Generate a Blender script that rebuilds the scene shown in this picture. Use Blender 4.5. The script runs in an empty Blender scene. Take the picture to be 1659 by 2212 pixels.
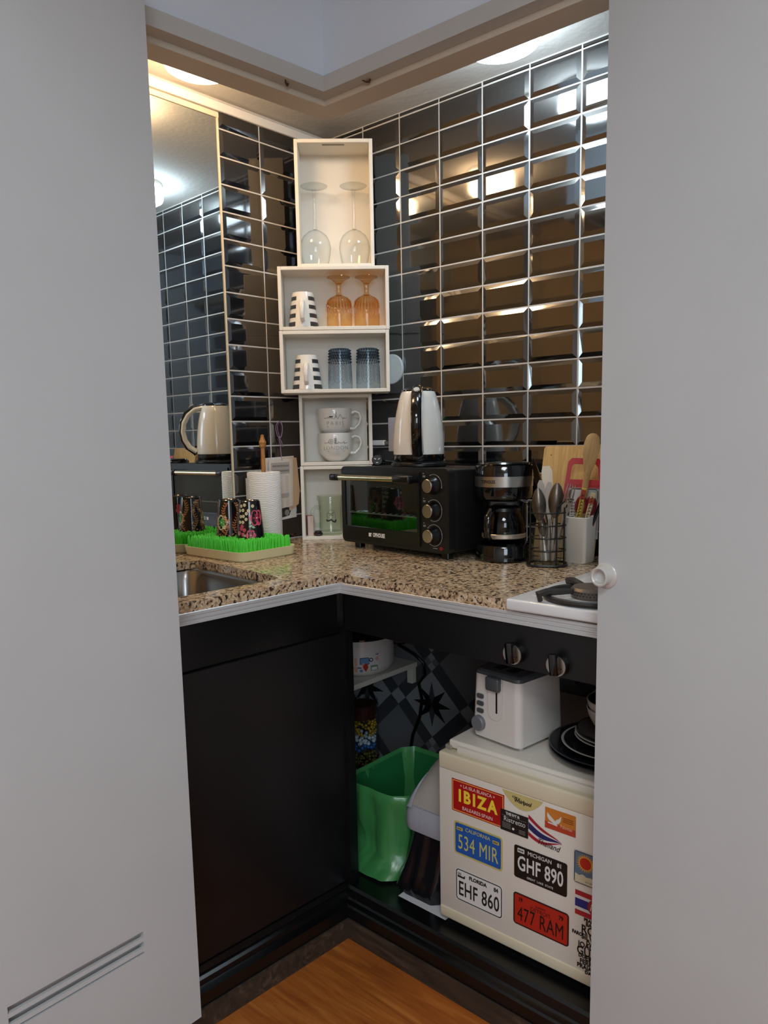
import bpy, bmesh, math, random
from mathutils import Matrix, Vector
R = math.radians
PI = math.pi
random.seed(7)
SC = bpy.context.scene
COL = SC.collection

# ------------------------------------------------------------------ camera, world, exposure
cam_d = bpy.data.cameras.new('camera')
cam = bpy.data.objects.new('camera', cam_d)
COL.objects.link(cam)
SC.camera = cam
cam_d.sensor_fit = 'VERTICAL'
cam_d.sensor_height = 36.0
cam_d.sensor_width = 27.0
cam_d.lens = 1636.42 / 2212 * 36.0
cam_d.shift_y = 57.66 / 2212
cam_d.clip_start = 0.02
_yaw, _pit, _rol = R(130.993), R(7.657), R(-1.094)
_f = Vector((math.cos(_yaw) * math.cos(_pit), math.sin(_yaw) * math.cos(_pit), -math.sin(_pit)))
_r = Vector((math.sin(_yaw), -math.cos(_yaw), 0))
_u = _r.cross(_f)
_r2 = math.cos(_rol) * _r + math.sin(_rol) * _u
_u2 = -math.sin(_rol) * _r + math.cos(_rol) * _u
cam.matrix_world = Matrix(((_r2.x, _u2.x, -_f.x, 1.8943), (_r2.y, _u2.y, -_f.y, -1.9272),
                           (_r2.z, _u2.z, -_f.z, 1.27295), (0, 0, 0, 1)))
world = bpy.data.worlds.new('room_light')
SC.world = world
world.use_nodes = True
world.node_tree.nodes['Background'].inputs[0].default_value = (0.95, 1.0, 1.06, 1)
WORLD_STRENGTH = 0.10
world.node_tree.nodes['Background'].inputs[1].default_value = WORLD_STRENGTH
LAMP_WARM = ((1.0, 0.66, 0.36, 1), 36.0)
LAMP_COOL = ((0.72, 0.88, 1.0, 1), 33.0)
def area(name, loc, target, sx, sy, col, power):
    d = bpy.data.lights.new(name, 'AREA')
    d.shape = 'RECTANGLE'
    d.size, d.size_y = sx, sy
    d.color = col
    d.energy = power
    o = bpy.data.objects.new(name, d)
    COL.objects.link(o)
    o.location = loc
    o.rotation_euler = (Vector(target) - Vector(loc)).to_track_quat('-Z', 'Y').to_euler()
    return o
area('added_front_fill', (4.0, -3.7, 2.0), (1.0, -1.0, 1.1), 1.6, 1.2, (0.80, 0.95, 1.10), 40)  # added soft fill from behind the camera; no window is modelled
area('added_overhead_fill', (2.4, -2.7, 2.62), (2.4, -2.7, 0), 0.9, 0.9, (0.92, 0.98, 1.02), 40)  # added overhead fill, unseen, balancing the frontal one; no lamp fixture here
SC.view_settings.view_transform = 'Standard'
SC.view_settings.look = 'None'
SC.view_settings.exposure = 0.0
SC.view_settings.gamma = 1.0
SC.view_settings.use_curve_mapping = False
SC.cycles.max_bounces = 12
SC.cycles.transparent_max_bounces = 24
SC.cycles.sample_clamp_indirect = 8.0
SC.cycles.caustics_reflective = True

# ------------------------------------------------------------------ materials
def lin(c):
    if isinstance(c, str):
        c = [int(c[i:i + 2], 16) for i in (0, 2, 4)]
    o = []
    for v in c:
        v = v / 255
        o.append(v / 12.92 if v <= 0.04045 else ((v + 0.055) / 1.055) ** 2.4)
    return (*o, 1)

_M = {}
def mat(name, col, rough=0.5, metal=0.0, spec=0.5, coat=0.0, noise=0.0, nscale=30.0, bump=0.0, bscale=200.0, trans=0.0, sub=0.0):
    if name in _M:
        return _M[name]
    m = bpy.data.materials.new(name)
    m.use_nodes = True
    nt = m.node_tree
    b = nt.nodes['Principled BSDF']
    c = lin(col)
    b.inputs['Base Color'].default_value = c
    b.inputs['Roughness'].default_value = rough
    b.inputs['Metallic'].default_value = metal
    b.inputs['Specular IOR Level'].default_value = spec
    b.inputs['Coat Weight'].default_value = coat
    b.inputs['Transmission Weight'].default_value = trans
    if sub:
        b.inputs['Subsurface Weight'].default_value = sub
        b.inputs['Subsurface Radius'].default_value = (0.01, 0.01, 0.01)
    if noise or bump:
        tc = nt.nodes.new('ShaderNodeTexCoord')
    if noise:
        n = nt.nodes.new('ShaderNodeTexNoise')
        n.inputs['Scale'].default_value = nscale
        n.inputs['Detail'].default_value = 4
        nt.links.new(tc.outputs['Object'], n.inputs['Vector'])
        r = nt.nodes.new('ShaderNodeValToRGB')
        r.color_ramp.elements[0].position = 0.3
        r.color_ramp.elements[1].position = 0.7
        r.color_ramp.elements[0].color = tuple(max(0, v * (1 - noise)) for v in c[:3]) + (1,)
        r.color_ramp.elements[1].color = tuple(min(1, v * (1 + noise)) for v in c[:3]) + (1,)
        nt.links.new(n.outputs['Fac'], r.inputs['Fac'])
        nt.links.new(r.outputs['Color'], b.inputs['Base Color'])
    if bump:
        n2 = nt.nodes.new('ShaderNodeTexNoise')
        n2.inputs['Scale'].default_value = bscale
        n2.inputs['Detail'].default_value = 3
        nt.links.new(tc.outputs['Object'], n2.inputs['Vector'])
        bp = nt.nodes.new('ShaderNodeBump')
        bp.inputs['Strength'].default_value = bump
        bp.inputs['Distance'].default_value = 0.002
        nt.links.new(n2.outputs['Fac'], bp.inputs['Height'])
        nt.links.new(bp.outputs['Normal'], b.inputs['Normal'])
    _M[name] = m
    return m

def ramp(nt, stops, interp='LINEAR'):
    r = nt.nodes.new('ShaderNodeValToRGB')
    r.color_ramp.interpolation = interp
    els = r.color_ramp.elements
    while len(els) < len(stops):
        els.new(0.5)
    for e, (p, c) in zip(els, stops):
        e.position = p
        e.color = c if len(c) == 4 else (*c, 1)
    return r

def glass(name, col, edge=None, ior=1.45, tint=1.0):
    """thin clear glass: transparent body, mirror-like grazing reflections"""
    m = bpy.data.materials.new(name)
    m.use_nodes = True
    nt = m.node_tree
    nt.nodes.clear()
    out = nt.nodes.new('ShaderNodeOutputMaterial')
    tr = nt.nodes.new('ShaderNodeBsdfTransparent')
    gl = nt.nodes.new('ShaderNodeBsdfGlossy')
    gl.inputs['Roughness'].default_value = 0.02
    lw = nt.nodes.new('ShaderNodeLayerWeight')
    lw.inputs['Blend'].default_value = 0.5
    mc = nt.nodes.new('ShaderNodeMixRGB')
    mc.inputs[1].default_value = lin(col)
    mc.inputs[2].default_value = lin(edge or col)
    nt.links.new(mc.outputs[0], tr.inputs['Color'])
    pw = nt.nodes.new('ShaderNodeMath')
    pw.operation = 'POWER'
    pw.inputs[1].default_value = 3.5
    nt.links.new(lw.outputs['Facing'], pw.inputs[0])
    nt.links.new(pw.outputs[0], mc.inputs[0])
    fr = nt.nodes.new('ShaderNodeMath')
    fr.operation = 'MULTIPLY_ADD'
    fr.inputs[1].default_value = 0.35
    fr.inputs[2].default_value = ((ior - 1) / (ior + 1)) ** 2
    nt.links.new(pw.outputs[0], fr.inputs[0])
    mx = nt.nodes.new('ShaderNodeMixShader')
    nt.links.new(fr.outputs[0], mx.inputs[0])
    nt.links.new(tr.outputs[0], mx.inputs[1])
    nt.links.new(gl.outputs[0], mx.inputs[2])
    nt.links.new(mx.outputs[0], out.inputs[0])
    return m

def emis(name, col, strength):
    m = bpy.data.materials.new(name)
    m.use_nodes = True
    nt = m.node_tree
    nt.nodes.clear()
    out = nt.nodes.new('ShaderNodeOutputMaterial')
    e = nt.nodes.new('ShaderNodeEmission')
    e.inputs[0].default_value = col
    e.inputs[1].default_value = strength
    nt.links.new(e.outputs[0], out.inputs[0])
    return m

def granite():
    m = bpy.data.materials.new('granite')
    m.use_nodes = True
    nt = m.node_tree
    b = nt.nodes['Principled BSDF']
    tc = nt.nodes.new('ShaderNodeTexCoord')
    n1 = nt.nodes.new('ShaderNodeTexNoise')
    n1.inputs['Scale'].default_value = 110
    n1.inputs['Detail'].default_value = 3
    n1.inputs['Distortion'].default_value = 0.6
    n2 = nt.nodes.new('ShaderNodeTexNoise')
    n2.inputs['Scale'].default_value = 125
    n2.inputs['Detail'].default_value = 2
    v = nt.nodes.new('ShaderNodeTexVoronoi')
    v.inputs['Scale'].default_value = 90
    for n in (n1, n2, v):
        nt.links.new(tc.outputs['Object'], n.inputs['Vector'])
    r1 = ramp(nt, [(0.25, lin('7d5e40')), (0.43, lin('b8946a')), (0.56, lin('d6b98f')), (0.75, lin('e6d6ba'))])
    nt.links.new(n1.outputs['Fac'], r1.inputs['Fac'])
    r2 = ramp(nt, [(0.38, (0, 0, 0, 1)), (0.47, (1, 1, 1, 1))])
    nt.links.new(n2.outputs['Fac'], r2.inputs['Fac'])
    mx = nt.nodes.new('ShaderNodeMixRGB')
    mx.inputs[1].default_value = lin('43332a')
    nt.links.new(r2.outputs['Color'], mx.inputs[0])
    nt.links.new(r1.outputs['Color'], mx.inputs[2])
    mx2 = nt.nodes.new('ShaderNodeMixRGB')
    mx2.blend_type = 'MULTIPLY'
    mx2.inputs[0].default_value = 0.12
    nt.links.new(mx.outputs[0], mx2.inputs[1])
    nt.links.new(v.outputs['Distance'], mx2.inputs[2])
    hs = nt.nodes.new('ShaderNodeHueSaturation')
    hs.inputs['Saturation'].default_value = 0.85
    nt.links.new(mx2.outputs[0], hs.inputs['Color'])
    nt.links.new(hs.outputs[0], b.inputs['Base Color'])
    b.inputs['Roughness'].default_value = 0.16
    return m

def wood(name, cols, scale=8.0, stretch=(1, 12, 12), rough=0.4, planks=None):
    m = bpy.data.materials.new(name)
    m.use_nodes = True
    nt = m.node_tree
    b = nt.nodes['Principled BSDF']
    tc = nt.nodes.new('ShaderNodeTexCoord')
    mp = nt.nodes.new('ShaderNodeMapping')
    mp.inputs['Scale'].default_value = stretch
    nt.links.new(tc.outputs['Object'], mp.inputs['Vector'])
    n = nt.nodes.new('ShaderNodeTexNoise')
    n.inputs['Scale'].default_value = scale
    n.inputs['Detail'].default_value = 6
    n.inputs['Distortion'].default_value = 1.2
    nt.links.new(mp.outputs[0], n.inputs['Vector'])
    r = ramp(nt, [(0.3, lin(cols[0])), (0.55, lin(cols[1])), (0.75, lin(cols[2]))])
    nt.links.new(n.outputs['Fac'], r.inputs['Fac'])
    src = r.outputs['Color']
    if planks:
        bk = nt.nodes.new('ShaderNodeTexBrick')
        bk.inputs['Color1'].default_value = (1, 1, 1, 1)
        bk.inputs['Color2'].default_value = (0.92, 0.92, 0.92, 1)
        bk.inputs['Mortar'].default_value = (0.8, 0.78, 0.76, 1)
        bk.inputs['Scale'].default_value = 1.0
        bk.inputs['Mortar Size'].default_value = 0.0012
        bk.inputs['Brick Width'].default_value = planks[0]
        bk.inputs['Row Height'].default_value = planks[1]
        bk.offset = 0.37
        nt.links.new(tc.outputs['Object'], bk.inputs['Vector'])
        mx = nt.nodes.new('ShaderNodeMixRGB')
        mx.blend_type = 'MULTIPLY'
        mx.inputs[0].default_value = 1.0
        nt.links.new(src, mx.inputs[1])
        nt.links.new(bk.outputs['Color'], mx.inputs[2])
        src = mx.outputs[0]
    nt.links.new(src, b.inputs['Base Color'])
    b.inputs['Roughness'].default_value = rough
    return m

# ------------------------------------------------------------------ mesh helpers
def xf(vs, M):
    if M is not None:
        for v in vs:
            v.co = M @ v.co
    return vs

def T(x=0, y=0, z=0, rz=0, rx=0, ry=0, s=1):
    return Matrix.Translation((x, y, z)) @ Matrix.Rotation(rz, 4, 'Z') @ Matrix.Rotation(ry, 4, 'Y') @ Matrix.Rotation(rx, 4, 'X') @ Matrix.Scale(s, 4)

FRONT = Matrix.Rotation(PI / 2, 4, 'X')          # a drawing in x, y put upright, facing -y

def setmi(bm, n0, mi):
    if mi:
        bm.faces.ensure_lookup_table()
        for f in bm.faces[n0:]:
            f.material_index = mi

def box(bm, x0, x1, y0, y1, z0, z1, bev=0, seg=2, M=None, mi=0, top=1.0):
    t = bmesh.new()
    cx, cy = (x0 + x1) / 2, (y0 + y1) / 2
    v = []
    for z, k in ((z0, 1.0), (z1, top)):
        for x, y in ((x0, y0), (x1, y0), (x1, y1), (x0, y1)):
            v.append(t.verts.new((cx + (x - cx) * k, cy + (y - cy) * k, z)))
    for q in ((3, 2, 1, 0), (4, 5, 6, 7), (0, 1, 5, 4), (1, 2, 6, 5), (2, 3, 7, 6), (3, 0, 4, 7)):
        t.faces.new([v[i] for i in q])
    if bev:
        bmesh.ops.bevel(t, geom=t.edges[:], offset=bev, segments=seg, profile=0.5, affect='EDGES')
    merge(bm, t, M, mi)

def merge(bm, t, M=None, mi=0):
    t.verts.index_update()
    mp = []
    for v in t.verts:
        mp.append(bm.verts.new(M @ v.co if M is not None else v.co))
    for f in t.faces:
        try:
            g = bm.faces.new([mp[v.index] for v in f.verts])
            g.material_index = mi if mi else f.material_index
        except ValueError:
            pass
    t.free()

def lathe(bm, prof, seg=32, M=None, mi=0, cap0=True, cap1=True, sx=1.0, sy=1.0):
    """profile of (radius, z); radius 0 makes a pole"""
    t = bmesh.new()
    rings = []
    for r, z in prof:
        if r < 1e-6:
            rings.append([t.verts.new((0, 0, z))])
        else:
            rings.append([t.verts.new((r * math.cos(2 * PI * i / seg) * sx, r * math.sin(2 * PI * i / seg) * sy, z)) for i in range(seg)])
    for a, b in zip(rings, rings[1:]):
        for i in range(seg):
            j = (i + 1) % seg
            if len(a) == 1 and len(b) == 1:
                continue
            if len(a) == 1:
                t.faces.new((a[0], b[i], b[j]))
            elif len(b) == 1:
                t.faces.new((a[i], a[j], b[0]))
            else:
                t.faces.new((a[i], a[j], b[j], b[i]))
    if cap0 and len(rings[0]) > 1:
        t.faces.new(rings[0][::-1])
    if cap1 and len(rings[-1]) > 1:
        t.faces.new(rings[-1])
    merge(bm, t, M, mi)

def tube(bm, pts, r, seg=10, closed=False, M=None, mi=0, flat=1.0, up=None):
    """round bar along points; r number or list; flat squashes the second axis"""
    P = [Vector(p) for p in pts]
    n = len(P)
    rr = r if isinstance(r, (list, tuple)) else [r] * n
    t = bmesh.new()
    tan = []
    for i in range(n):
        a = P[(i - 1) % n] if (closed or i > 0) else P[i]
        b = P[(i + 1) % n] if (closed or i < n - 1) else P[i]
        d = (b - a)
        tan.append(d.normalized() if d.length > 1e-9 else Vector((0, 0, 1)))
    ref = Vector(up) if up else (Vector((0, 0, 1)) if abs(tan[0].z) < 0.9 else Vector((1, 0, 0)))
    N = (ref - tan[0] * ref.dot(tan[0])).normalized()
    rings = []
    for i in range(n):
        if up:
            q = Vector(up) - tan[i] * Vector(up).dot(tan[i])
            if q.length > 1e-4:
                N = q.normalized()
        else:
            N = (N - tan[i] * N.dot(tan[i])).normalized()
        Bn = tan[i].cross(N)
        rings.append([t.verts.new(P[i] + rr[i] * (math.cos(2 * PI * k / seg) * N * flat + math.sin(2 * PI * k / seg) * Bn)) for k in range(seg)])
    m = n if closed else n - 1
    for i in range(m):
        a, b = rings[i], rings[(i + 1) % n]
        for k in range(seg):
            l = (k + 1) % seg
            t.faces.new((a[k], a[l], b[l], b[k]))
    if not closed:
        t.faces.new(rings[0][::-1])
        t.faces.new(rings[-1])
    merge(bm, t, M, mi)

def poly(bm, pts, d=0.001, M=None, mi=0):
    """outline in x, y given thickness d along z"""
    t = bmesh.new()
    a = [t.verts.new((x, y, 0)) for x, y in pts]
    b = [t.verts.new((x, y, d)) for x, y in pts]
    n = len(a)
    t.faces.new(a[::-1])
    t.faces.new(b)
    for i in range(n):
        j = (i + 1) % n
        t.faces.new((a[i], a[j], b[j], b[i]))
    merge(bm, t, M, mi)

def rrect(x0, x1, y0, y1, r, n=5):
    p = []
    for cx, cy, a0 in ((x1 - r, y1 - r, 0), (x0 + r, y1 - r, 90), (x0 + r, y0 + r, 180), (x1 - r, y0 + r, 270)):
        for i in range(n + 1):
            a = R(a0 + 90 * i / n)
            p.append((cx + r * math.cos(a), cy + r * math.sin(a)))
    return p

def circle(cx, cy, r, n=20, ry=None):
    return [(cx + r * math.cos(2 * PI * i / n), cy + (ry or r) * math.sin(2 * PI * i / n)) for i in range(n)]

def frame2d(bm, out, inn, d, M=None, mi=0):
    """ring between two outlines with the same number of points"""
    t = bmesh.new()
    n = len(out)
    L = [[t.verts.new((x, y, z)) for x, y in q] for q, z in ((out, 0), (inn, 0), (inn, d), (out, d))]
    for i in range(n):
        j = (i + 1) % n
        for a, b in ((0, 1), (1, 2), (2, 3), (3, 0)):
            t.faces.new((L[a][i], L[a][j], L[b][j], L[b][i]))
    merge(bm, t, M, mi)

def stroke(bm, pts, w, d=0.0006, M=None, mi=0, closed=False):
    """drawn line of width w through 2D points"""
    n = len(pts)
    for i in range(n if closed else n - 1):
        (x0, y0), (x1, y1) = pts[i], pts[(i + 1) % n]
        l = math.hypot(x1 - x0, y1 - y0)
        if l < 1e-7:
            continue
        ux, uy = (x1 - x0) / l, (y1 - y0) / l
        nx, ny = -uy * w / 2, ux * w / 2
        ex, ey = ux * w * 0.3, uy * w * 0.3
        poly(bm, [(x0 - ex + nx, y0 - ey + ny), (x0 - ex - nx, y0 - ey - ny), (x1 + ex - nx, y1 + ey - ny), (x1 + ex + nx, y1 + ey + ny)], d, M, mi)

def text(bm, s, size, M=None, d=0.0003, ax='CENTER', sx=1.0, mi=0, shear=0.0, sp=1.0, off=0.0):
    cu = bpy.data.curves.new('tmp', 'FONT')
    cu.body = s
    cu.size = size
    cu.align_x = ax
    cu.align_y = 'CENTER'
    cu.extrude = d
    cu.shear = shear
    cu.space_character = sp
    cu.resolution_u = 3
    cu.offset = off
    o = bpy.data.objects.new('tmp', cu)
    COL.objects.link(o)
    dg = bpy.context.evaluated_depsgraph_get()
    me = bpy.data.meshes.new_from_object(o.evaluated_get(dg))
    bpy.data.objects.remove(o)
    bpy.data.curves.remove(cu)
    t = bmesh.new()
    t.from_mesh(me)
    bpy.data.meshes.remove(me)
    for v in t.verts:
        v.co.x *= sx
    merge(bm, t, M, mi)

def wrap(bm, r, z0=0.0, rz=0.0, taper=None):
    """bend a drawing (x across, y up, z outwards) round a cylinder that faces -y"""
    for v in bm.verts:
        x, y, h = v.co
        rad = (taper(y) if taper else r)
        a = x / rad + rz
        v.co = Vector(((rad + h) * math.sin(a), -(rad + h) * math.cos(a), y + z0))

def fin(name, bm, mats, parent=None, smooth=True, ang=35, label=None):
    bmesh.ops.recalc_face_normals(bm, faces=bm.faces[:])
    me = bpy.data.meshes.new(name)
    bm.to_mesh(me)
    bm.free()
    for m in (mats if isinstance(mats, (list, tuple)) else [mats]):
        me.materials.append(m)
    if smooth:
        me.polygons.foreach_set('use_smooth', [True] * len(me.polygons))
        me.set_sharp_from_angle(angle=R(ang))
    o = bpy.data.objects.new(name, me)
    COL.objects.link(o)
    if parent:
        o.parent = parent
    if label:
        o['label'] = label
    return o

def thing(name, label, cat, loc=(0, 0, 0), rz=0.0, group=None):
    o = bpy.data.objects.new(name, None)
    COL.objects.link(o)
    o.empty_display_size = 0.02
    o.location = loc
    o.rotation_euler = (0, 0, rz)
    o['label'] = label
    o['category'] = cat
    if group:
        o['group'] = group
    return o

def tag(o, label, cat, group=None):
    o['label'] = label
    o['category'] = cat
    if group:
        o['group'] = group
    return o

def struct(o):
    o['kind'] = 'structure'
    return o

def dup(root, loc, rz, label):
    def cp(o, par):
        c = o.copy()
        COL.objects.link(c)
        c.parent = par
        for ch in [k for k in o.children]:
            cp(ch, c)
        return c
    r = cp(root, None)
    r.location = loc
    r.rotation_euler = (0, 0, rz)
    r['label'] = label
    return r

NB = bmesh.new
S_ = -0.0285                                     # the mirror wall is not quite square to the other one
_nl = math.hypot(1, S_)
def LW(o, t, z):                                 # offset into the room, distance from the corner, height
    return Vector(((o + t * S_) / _nl, (o * S_ - t) / _nl, z))
ML = Matrix(((S_ / _nl, 0, 1 / _nl, 0), (-1 / _nl, 0, S_ / _nl, 0), (0, 1, 0, 0), (0, 0, 0, 1)))   # (t, z, o) -> world
MR = Matrix(((1, 0, 0, 0), (0, 0, -1, 0), (0, 1, 0, 0), (0, 0, 0, 1)))                              # (x, z, o) -> world

def sweep(bm, path, prof, M=None, mi=0):
    """closed profile (o, z) along a plan path; o counts to the left of travel, corners mitred"""
    t = bmesh.new()
    P = [Vector(p) for p in path]
    rings = []
    for i, p in enumerate(P):
        ds = []
        if i > 0:
            ds.append((P[i] - P[i - 1]).normalized())
        if i < len(P) - 1:
            ds.append((P[i + 1] - P[i]).normalized())
        ns = [Vector((-d.y, d.x)) for d in ds]
        if len(ns) == 2:
            m = (ns[0] + ns[1]).normalized()
            m = m / m.dot(ns[0])
        else:
            m = ns[0]
        rings.append([t.verts.new((p.x + m.x * o, p.y + m.y * o, z)) for o, z in prof])
    n = len(prof)
    for a, b in zip(rings, rings[1:]):
        for k in range(n):
            l = (k + 1) % n
            t.faces.new((a[k], a[l], b[l], b[k]))
    t.faces.new(rings[0][::-1])
    t.faces.new(rings[-1])
    merge(bm, t, M, mi)

def rc(o0, o1, z0, z1):
    return [(o0, z0), (o1, z0), (o1, z1), (o0, z1)]
# ------------------------------------------------------------------ shared materials
TILE = mat('black_glazed_tile', '0e0d10', rough=0.075, spec=0.5, coat=1.0, bump=0.06, bscale=25)
TILE.node_tree.nodes['Principled BSDF'].inputs['IOR'].default_value = 2.15
GROUT = mat('white_grout', 'c9c6c2', rough=0.8)
PAINT = mat('light_grey_door_paint', 'bdbfc0', rough=0.45, noise=0.02, nscale=6, bump=0.05, bscale=90)
WALLP = mat('grey_white_wall_paint', 'd6dfe9', rough=0.7, noise=0.02, nscale=5, bump=0.06, bscale=120)
BEIGE = mat('beige_frame_paint', 'cfc4b2', rough=0.5, noise=0.02, nscale=12)
CEIL = mat('rough_white_ceiling', 'd8d5cf', rough=0.8, bump=0.5, bscale=60)
WHITEP = mat('white_plastic', 'e6e4e0', rough=0.35)
WHITEL = mat('white_lacquered_wood', 'e6e1d6', rough=0.5, noise=0.015, nscale=20)
BLACKP = mat('black_cabinet_paint', '0d0e11', rough=0.38, noise=0.25, nscale=9, bump=0.05, bscale=50)
BLACKG = mat('gloss_black_paint', '08090b', rough=0.28, noise=0.2, nscale=12, bump=0.08, bscale=30)
BLACK = mat('black_plastic', '0c0c0d', rough=0.3)
BLACKM = mat('matte_black_metal', '121213', rough=0.42)
GLOSSB = mat('glossy_black_plastic', '070708', rough=0.08, coat=0.4)
STEEL = mat('brushed_steel', 'b9b4ac', rough=0.28, metal=1.0)
DSTEEL = mat('stainless_steel', 'a9a9a8', rough=0.22, metal=1.0)
ALU = mat('aluminium_trim', 'cfd0d1', rough=0.4, metal=0.35)
CERAM = mat('white_glazed_ceramic', 'e9e6e0', rough=0.15, coat=0.3)
INK = mat('black_ink', '141414', rough=0.6)
WHITEI = mat('white_ink', 'e8e6e2', rough=0.6)
GRANITE = granite()
SKIRT = wood('worn_brown_skirting', ('2a211a', '3d3026', '5b4a3c'), scale=6, stretch=(1, 8, 8), rough=0.6)
FLOORM = wood('orange_brown_laminate', ('8f4b1e', 'ad6228', 'c47c3a'), scale=3.0, stretch=(1.2, 14, 1), rough=0.33, planks=(1.2, 0.19))

CT = 0.94                                        # top of the granite
ZC = 2.262                                       # ceiling inside the nook

# ------------------------------------------------------------------ floor
b = NB(); box(b, -0.3, 4.4, -4.4, 0.2, -0.05, 0.0)
struct(fin('floor', b, FLOORM, smooth=False))

# ------------------------------------------------------------------ tiled walls
def pillow(bm, u0, u1, v0, v1, M, bev=0.0120, h0=0.0022, h1=0.0056):
    t = bmesh.new()
    k = min(bev, (u1 - u0) * 0.3, (v1 - v0) * 0.3)
    if min(u1 - u0, v1 - v0) < 0.03:
        h1 = 0.0035
        k = 0.002
    a = [t.verts.new((x, y, h0)) for x, y in ((u0, v0), (u1, v0), (u1, v1), (u0, v1))]
    e = 0.0
    j = [random.uniform(-1, 1) * 0.00028 for _ in range(2)]
    c = []
    for x, y, sx, sy in ((u0 + k, v0 + k, -1, -1), (u1 - k, v0 + k, 1, -1), (u1 - k, v1 - k, 1, 1), (u0 + k, v1 - k, -1, 1)):
        c.append(t.verts.new((x, y, h1 + sx * j[0] + sy * j[1] * 0.6)))
    t.faces.new(c)
    for i in range(4):
        n = (i + 1) % 4
        t.faces.new((a[i], a[n], c[n], c[i]))
    merge(bm, t, M, 0)

PH, PV, GR = 0.1525, 0.0775, 0.0042
b = NB()
box(b, -0.02, 1.78, -0.002, 0.12, 0.0, ZC, mi=1)
vx = [0.31625 + (k - 2) * PH for k in range(1, 11)]       # grout lines across
vx = [0.0] + [x for x in [0.31625 + (k - 2) * PH for k in range(0, 12)] if x > 0.02 and x < 1.76] + [1.76]
vz = [z for z in [2.24694 - PV * k for k in range(0, 17)]]
vz = [ZC - 0.001] + vz + [CT - 0.01]
for x0, x1 in zip(vx, vx[1:]):
    for z1, z0 in zip(vz, vz[1:]):
        jx, jz = random.uniform(-.0006, .0006), random.uniform(-.0005, .0005)
        pillow(b, x0 + GR / 2 + jx, x1 - GR / 2 + jx, z0 + GR / 2 + jz, z1 - GR / 2 + jz, MR)
wr = struct(fin('wall_right', b, [TILE, GROUT], smooth=False))

b = NB()
box(b, -0.02, 1.85, 0.0, ZC, -0.12, 0.002, M=ML, mi=1)
vt = [0.0, 0.1396, 0.2921, 0.4449]
vz = [ZC - 0.001] + [2.2589 - PV * k for k in range(0, 18) if 2.2589 - PV * k > CT] + [CT - 0.01]
for t0, t1 in zip(vt, vt[1:]):
    for z1, z0 in zip(vz, vz[1:]):
        if z1 - z0 < 0.006:
            continue
        pillow(b, t0 + GR / 2, t1 - GR / 2, z0 + GR / 2, z1 - GR / 2, ML)
struct(fin('wall_left', b, [TILE, GROUT], smooth=False))

# patterned stick-on tiles on the wall under the counter
G1 = mat('pattern_mid_grey', '67696c', rough=0.5); G2 = mat('pattern_pale_grey', '8d9194', rough=0.5)
G3 = mat('pattern_dark_grey', '3d4043', rough=0.5); G4 = mat('pattern_black', '0c0c0e', rough=0.5)
b = NB()
poly(b, [(0.02, 0.1), (1.75, 0.1), (1.75, 0.9), (0.02, 0.9)], 0.004, MR, 0)
tp = 0.29
for ix in range(0, 6):
    for iz in range(0, 4):
        cx, cz = 0.13 + ix * tp, 0.10 + iz * tp
        h = tp / 2
        D = lambda pts, mi, d=0.0046: poly(b, [(max(0.03, min(1.74, cx + x)), max(0.11, min(0.89, cz + y))) for x, y in pts], d, MR, mi)
        D([(-h, 0), (0, -h), (h, 0), (0, h)], 1, 0.0043)
        w = 0.032
        for sx, sy in ((1, 1), (-1, 1), (1, -1), (-1, -1)):
            D([(sx * (h - w), 0 + sy * 0), (sx * h, sy * w), (sx * w, sy * h), (0, sy * (h - w))], 2, 0.0046)
        for q in range(8):
            a = q * PI / 4
            p1 = (0.030 * math.cos(a - 0.39), 0.030 * math.sin(a - 0.39)); p2 = (0.030 * math.cos(a + 0.39), 0.030 * math.sin(a + 0.39))
            L = 0.078
            D([(0, 0), p1, (L * math.cos(a), L * math.sin(a)), p2], 3 if q % 2 else (2 if q % 4 else 3), 0.0050)
        D([(-h - 0.028, 0), (-h, -0.028), (-h + 0.028, 0), (-h, 0.028)], 1, 0.0050)
fin('pattern', b, [G1, G2, G3, G4], parent=wr, smooth=False)

# ceiling of the nook, end walls
b = NB(); box(b, -0.2, 1.8, -1.85, 0.1, ZC, ZC + 0.06)
struct(fin('ceiling', b, CEIL, smooth=False))
b = NB(); box(b, -0.1, 0.60, -1.58, -1.52, 0, ZC)
struct(fin('wall_front', b, mat('brown_board', 'e6c594', rough=0.6, noise=0.08, nscale=4), smooth=False))
b = NB(); box(b, 1.76, 1.82, -0.68, 0.02, 0, ZC)
struct(fin('wall_side', b, WALLP, smooth=False))

# ------------------------------------------------------------------ the room walls above the opening
KX, KY = 0.66, -0.678
dl = Vector((0.620 - KX, -1.088 - KY)).normalized()
dr = Vector((1.0, 0.012)).normalized()
HP = [(KX + dl.x * 2.3, KY + dl.y * 2.3), (KX, KY), (KX + dr.x * 2.4, KY + dr.y * 2.4)]
b = NB(); sweep(b, HP, rc(0.004, 0.09, 2.045, 2.76))
struct(fin('wall_upper', b, WALLP, smooth=False))
b = NB(); sweep(b, HP, [(0.0, 2.015), (0.0325, 2.015), (0.0325, 2.050), (0.0, 2.047)])
struct(fin('trim_1', b, mat('grey_white_fascia', 'c0bfbb', rough=0.55, noise=0.02, nscale=8), smooth=False))
b = NB(); sweep(b, HP, rc(0.033, 0.092, 2.003, 2.05))
struct(fin('trim_2', b, BEIGE, smooth=False))
RW = mat('off_white_room_paint', 'cfcbc4', rough=0.8)
b = NB(); box(b, 0.50, 0.56, -4.4, -2.0, 0, 2.75); struct(fin('wall_room_left', b, RW, smooth=False))
b = NB(); box(b, 2.20, 4.4, -0.70, -0.64, 0, 2.75); struct(fin('wall_room_right', b, RW, smooth=False))
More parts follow.
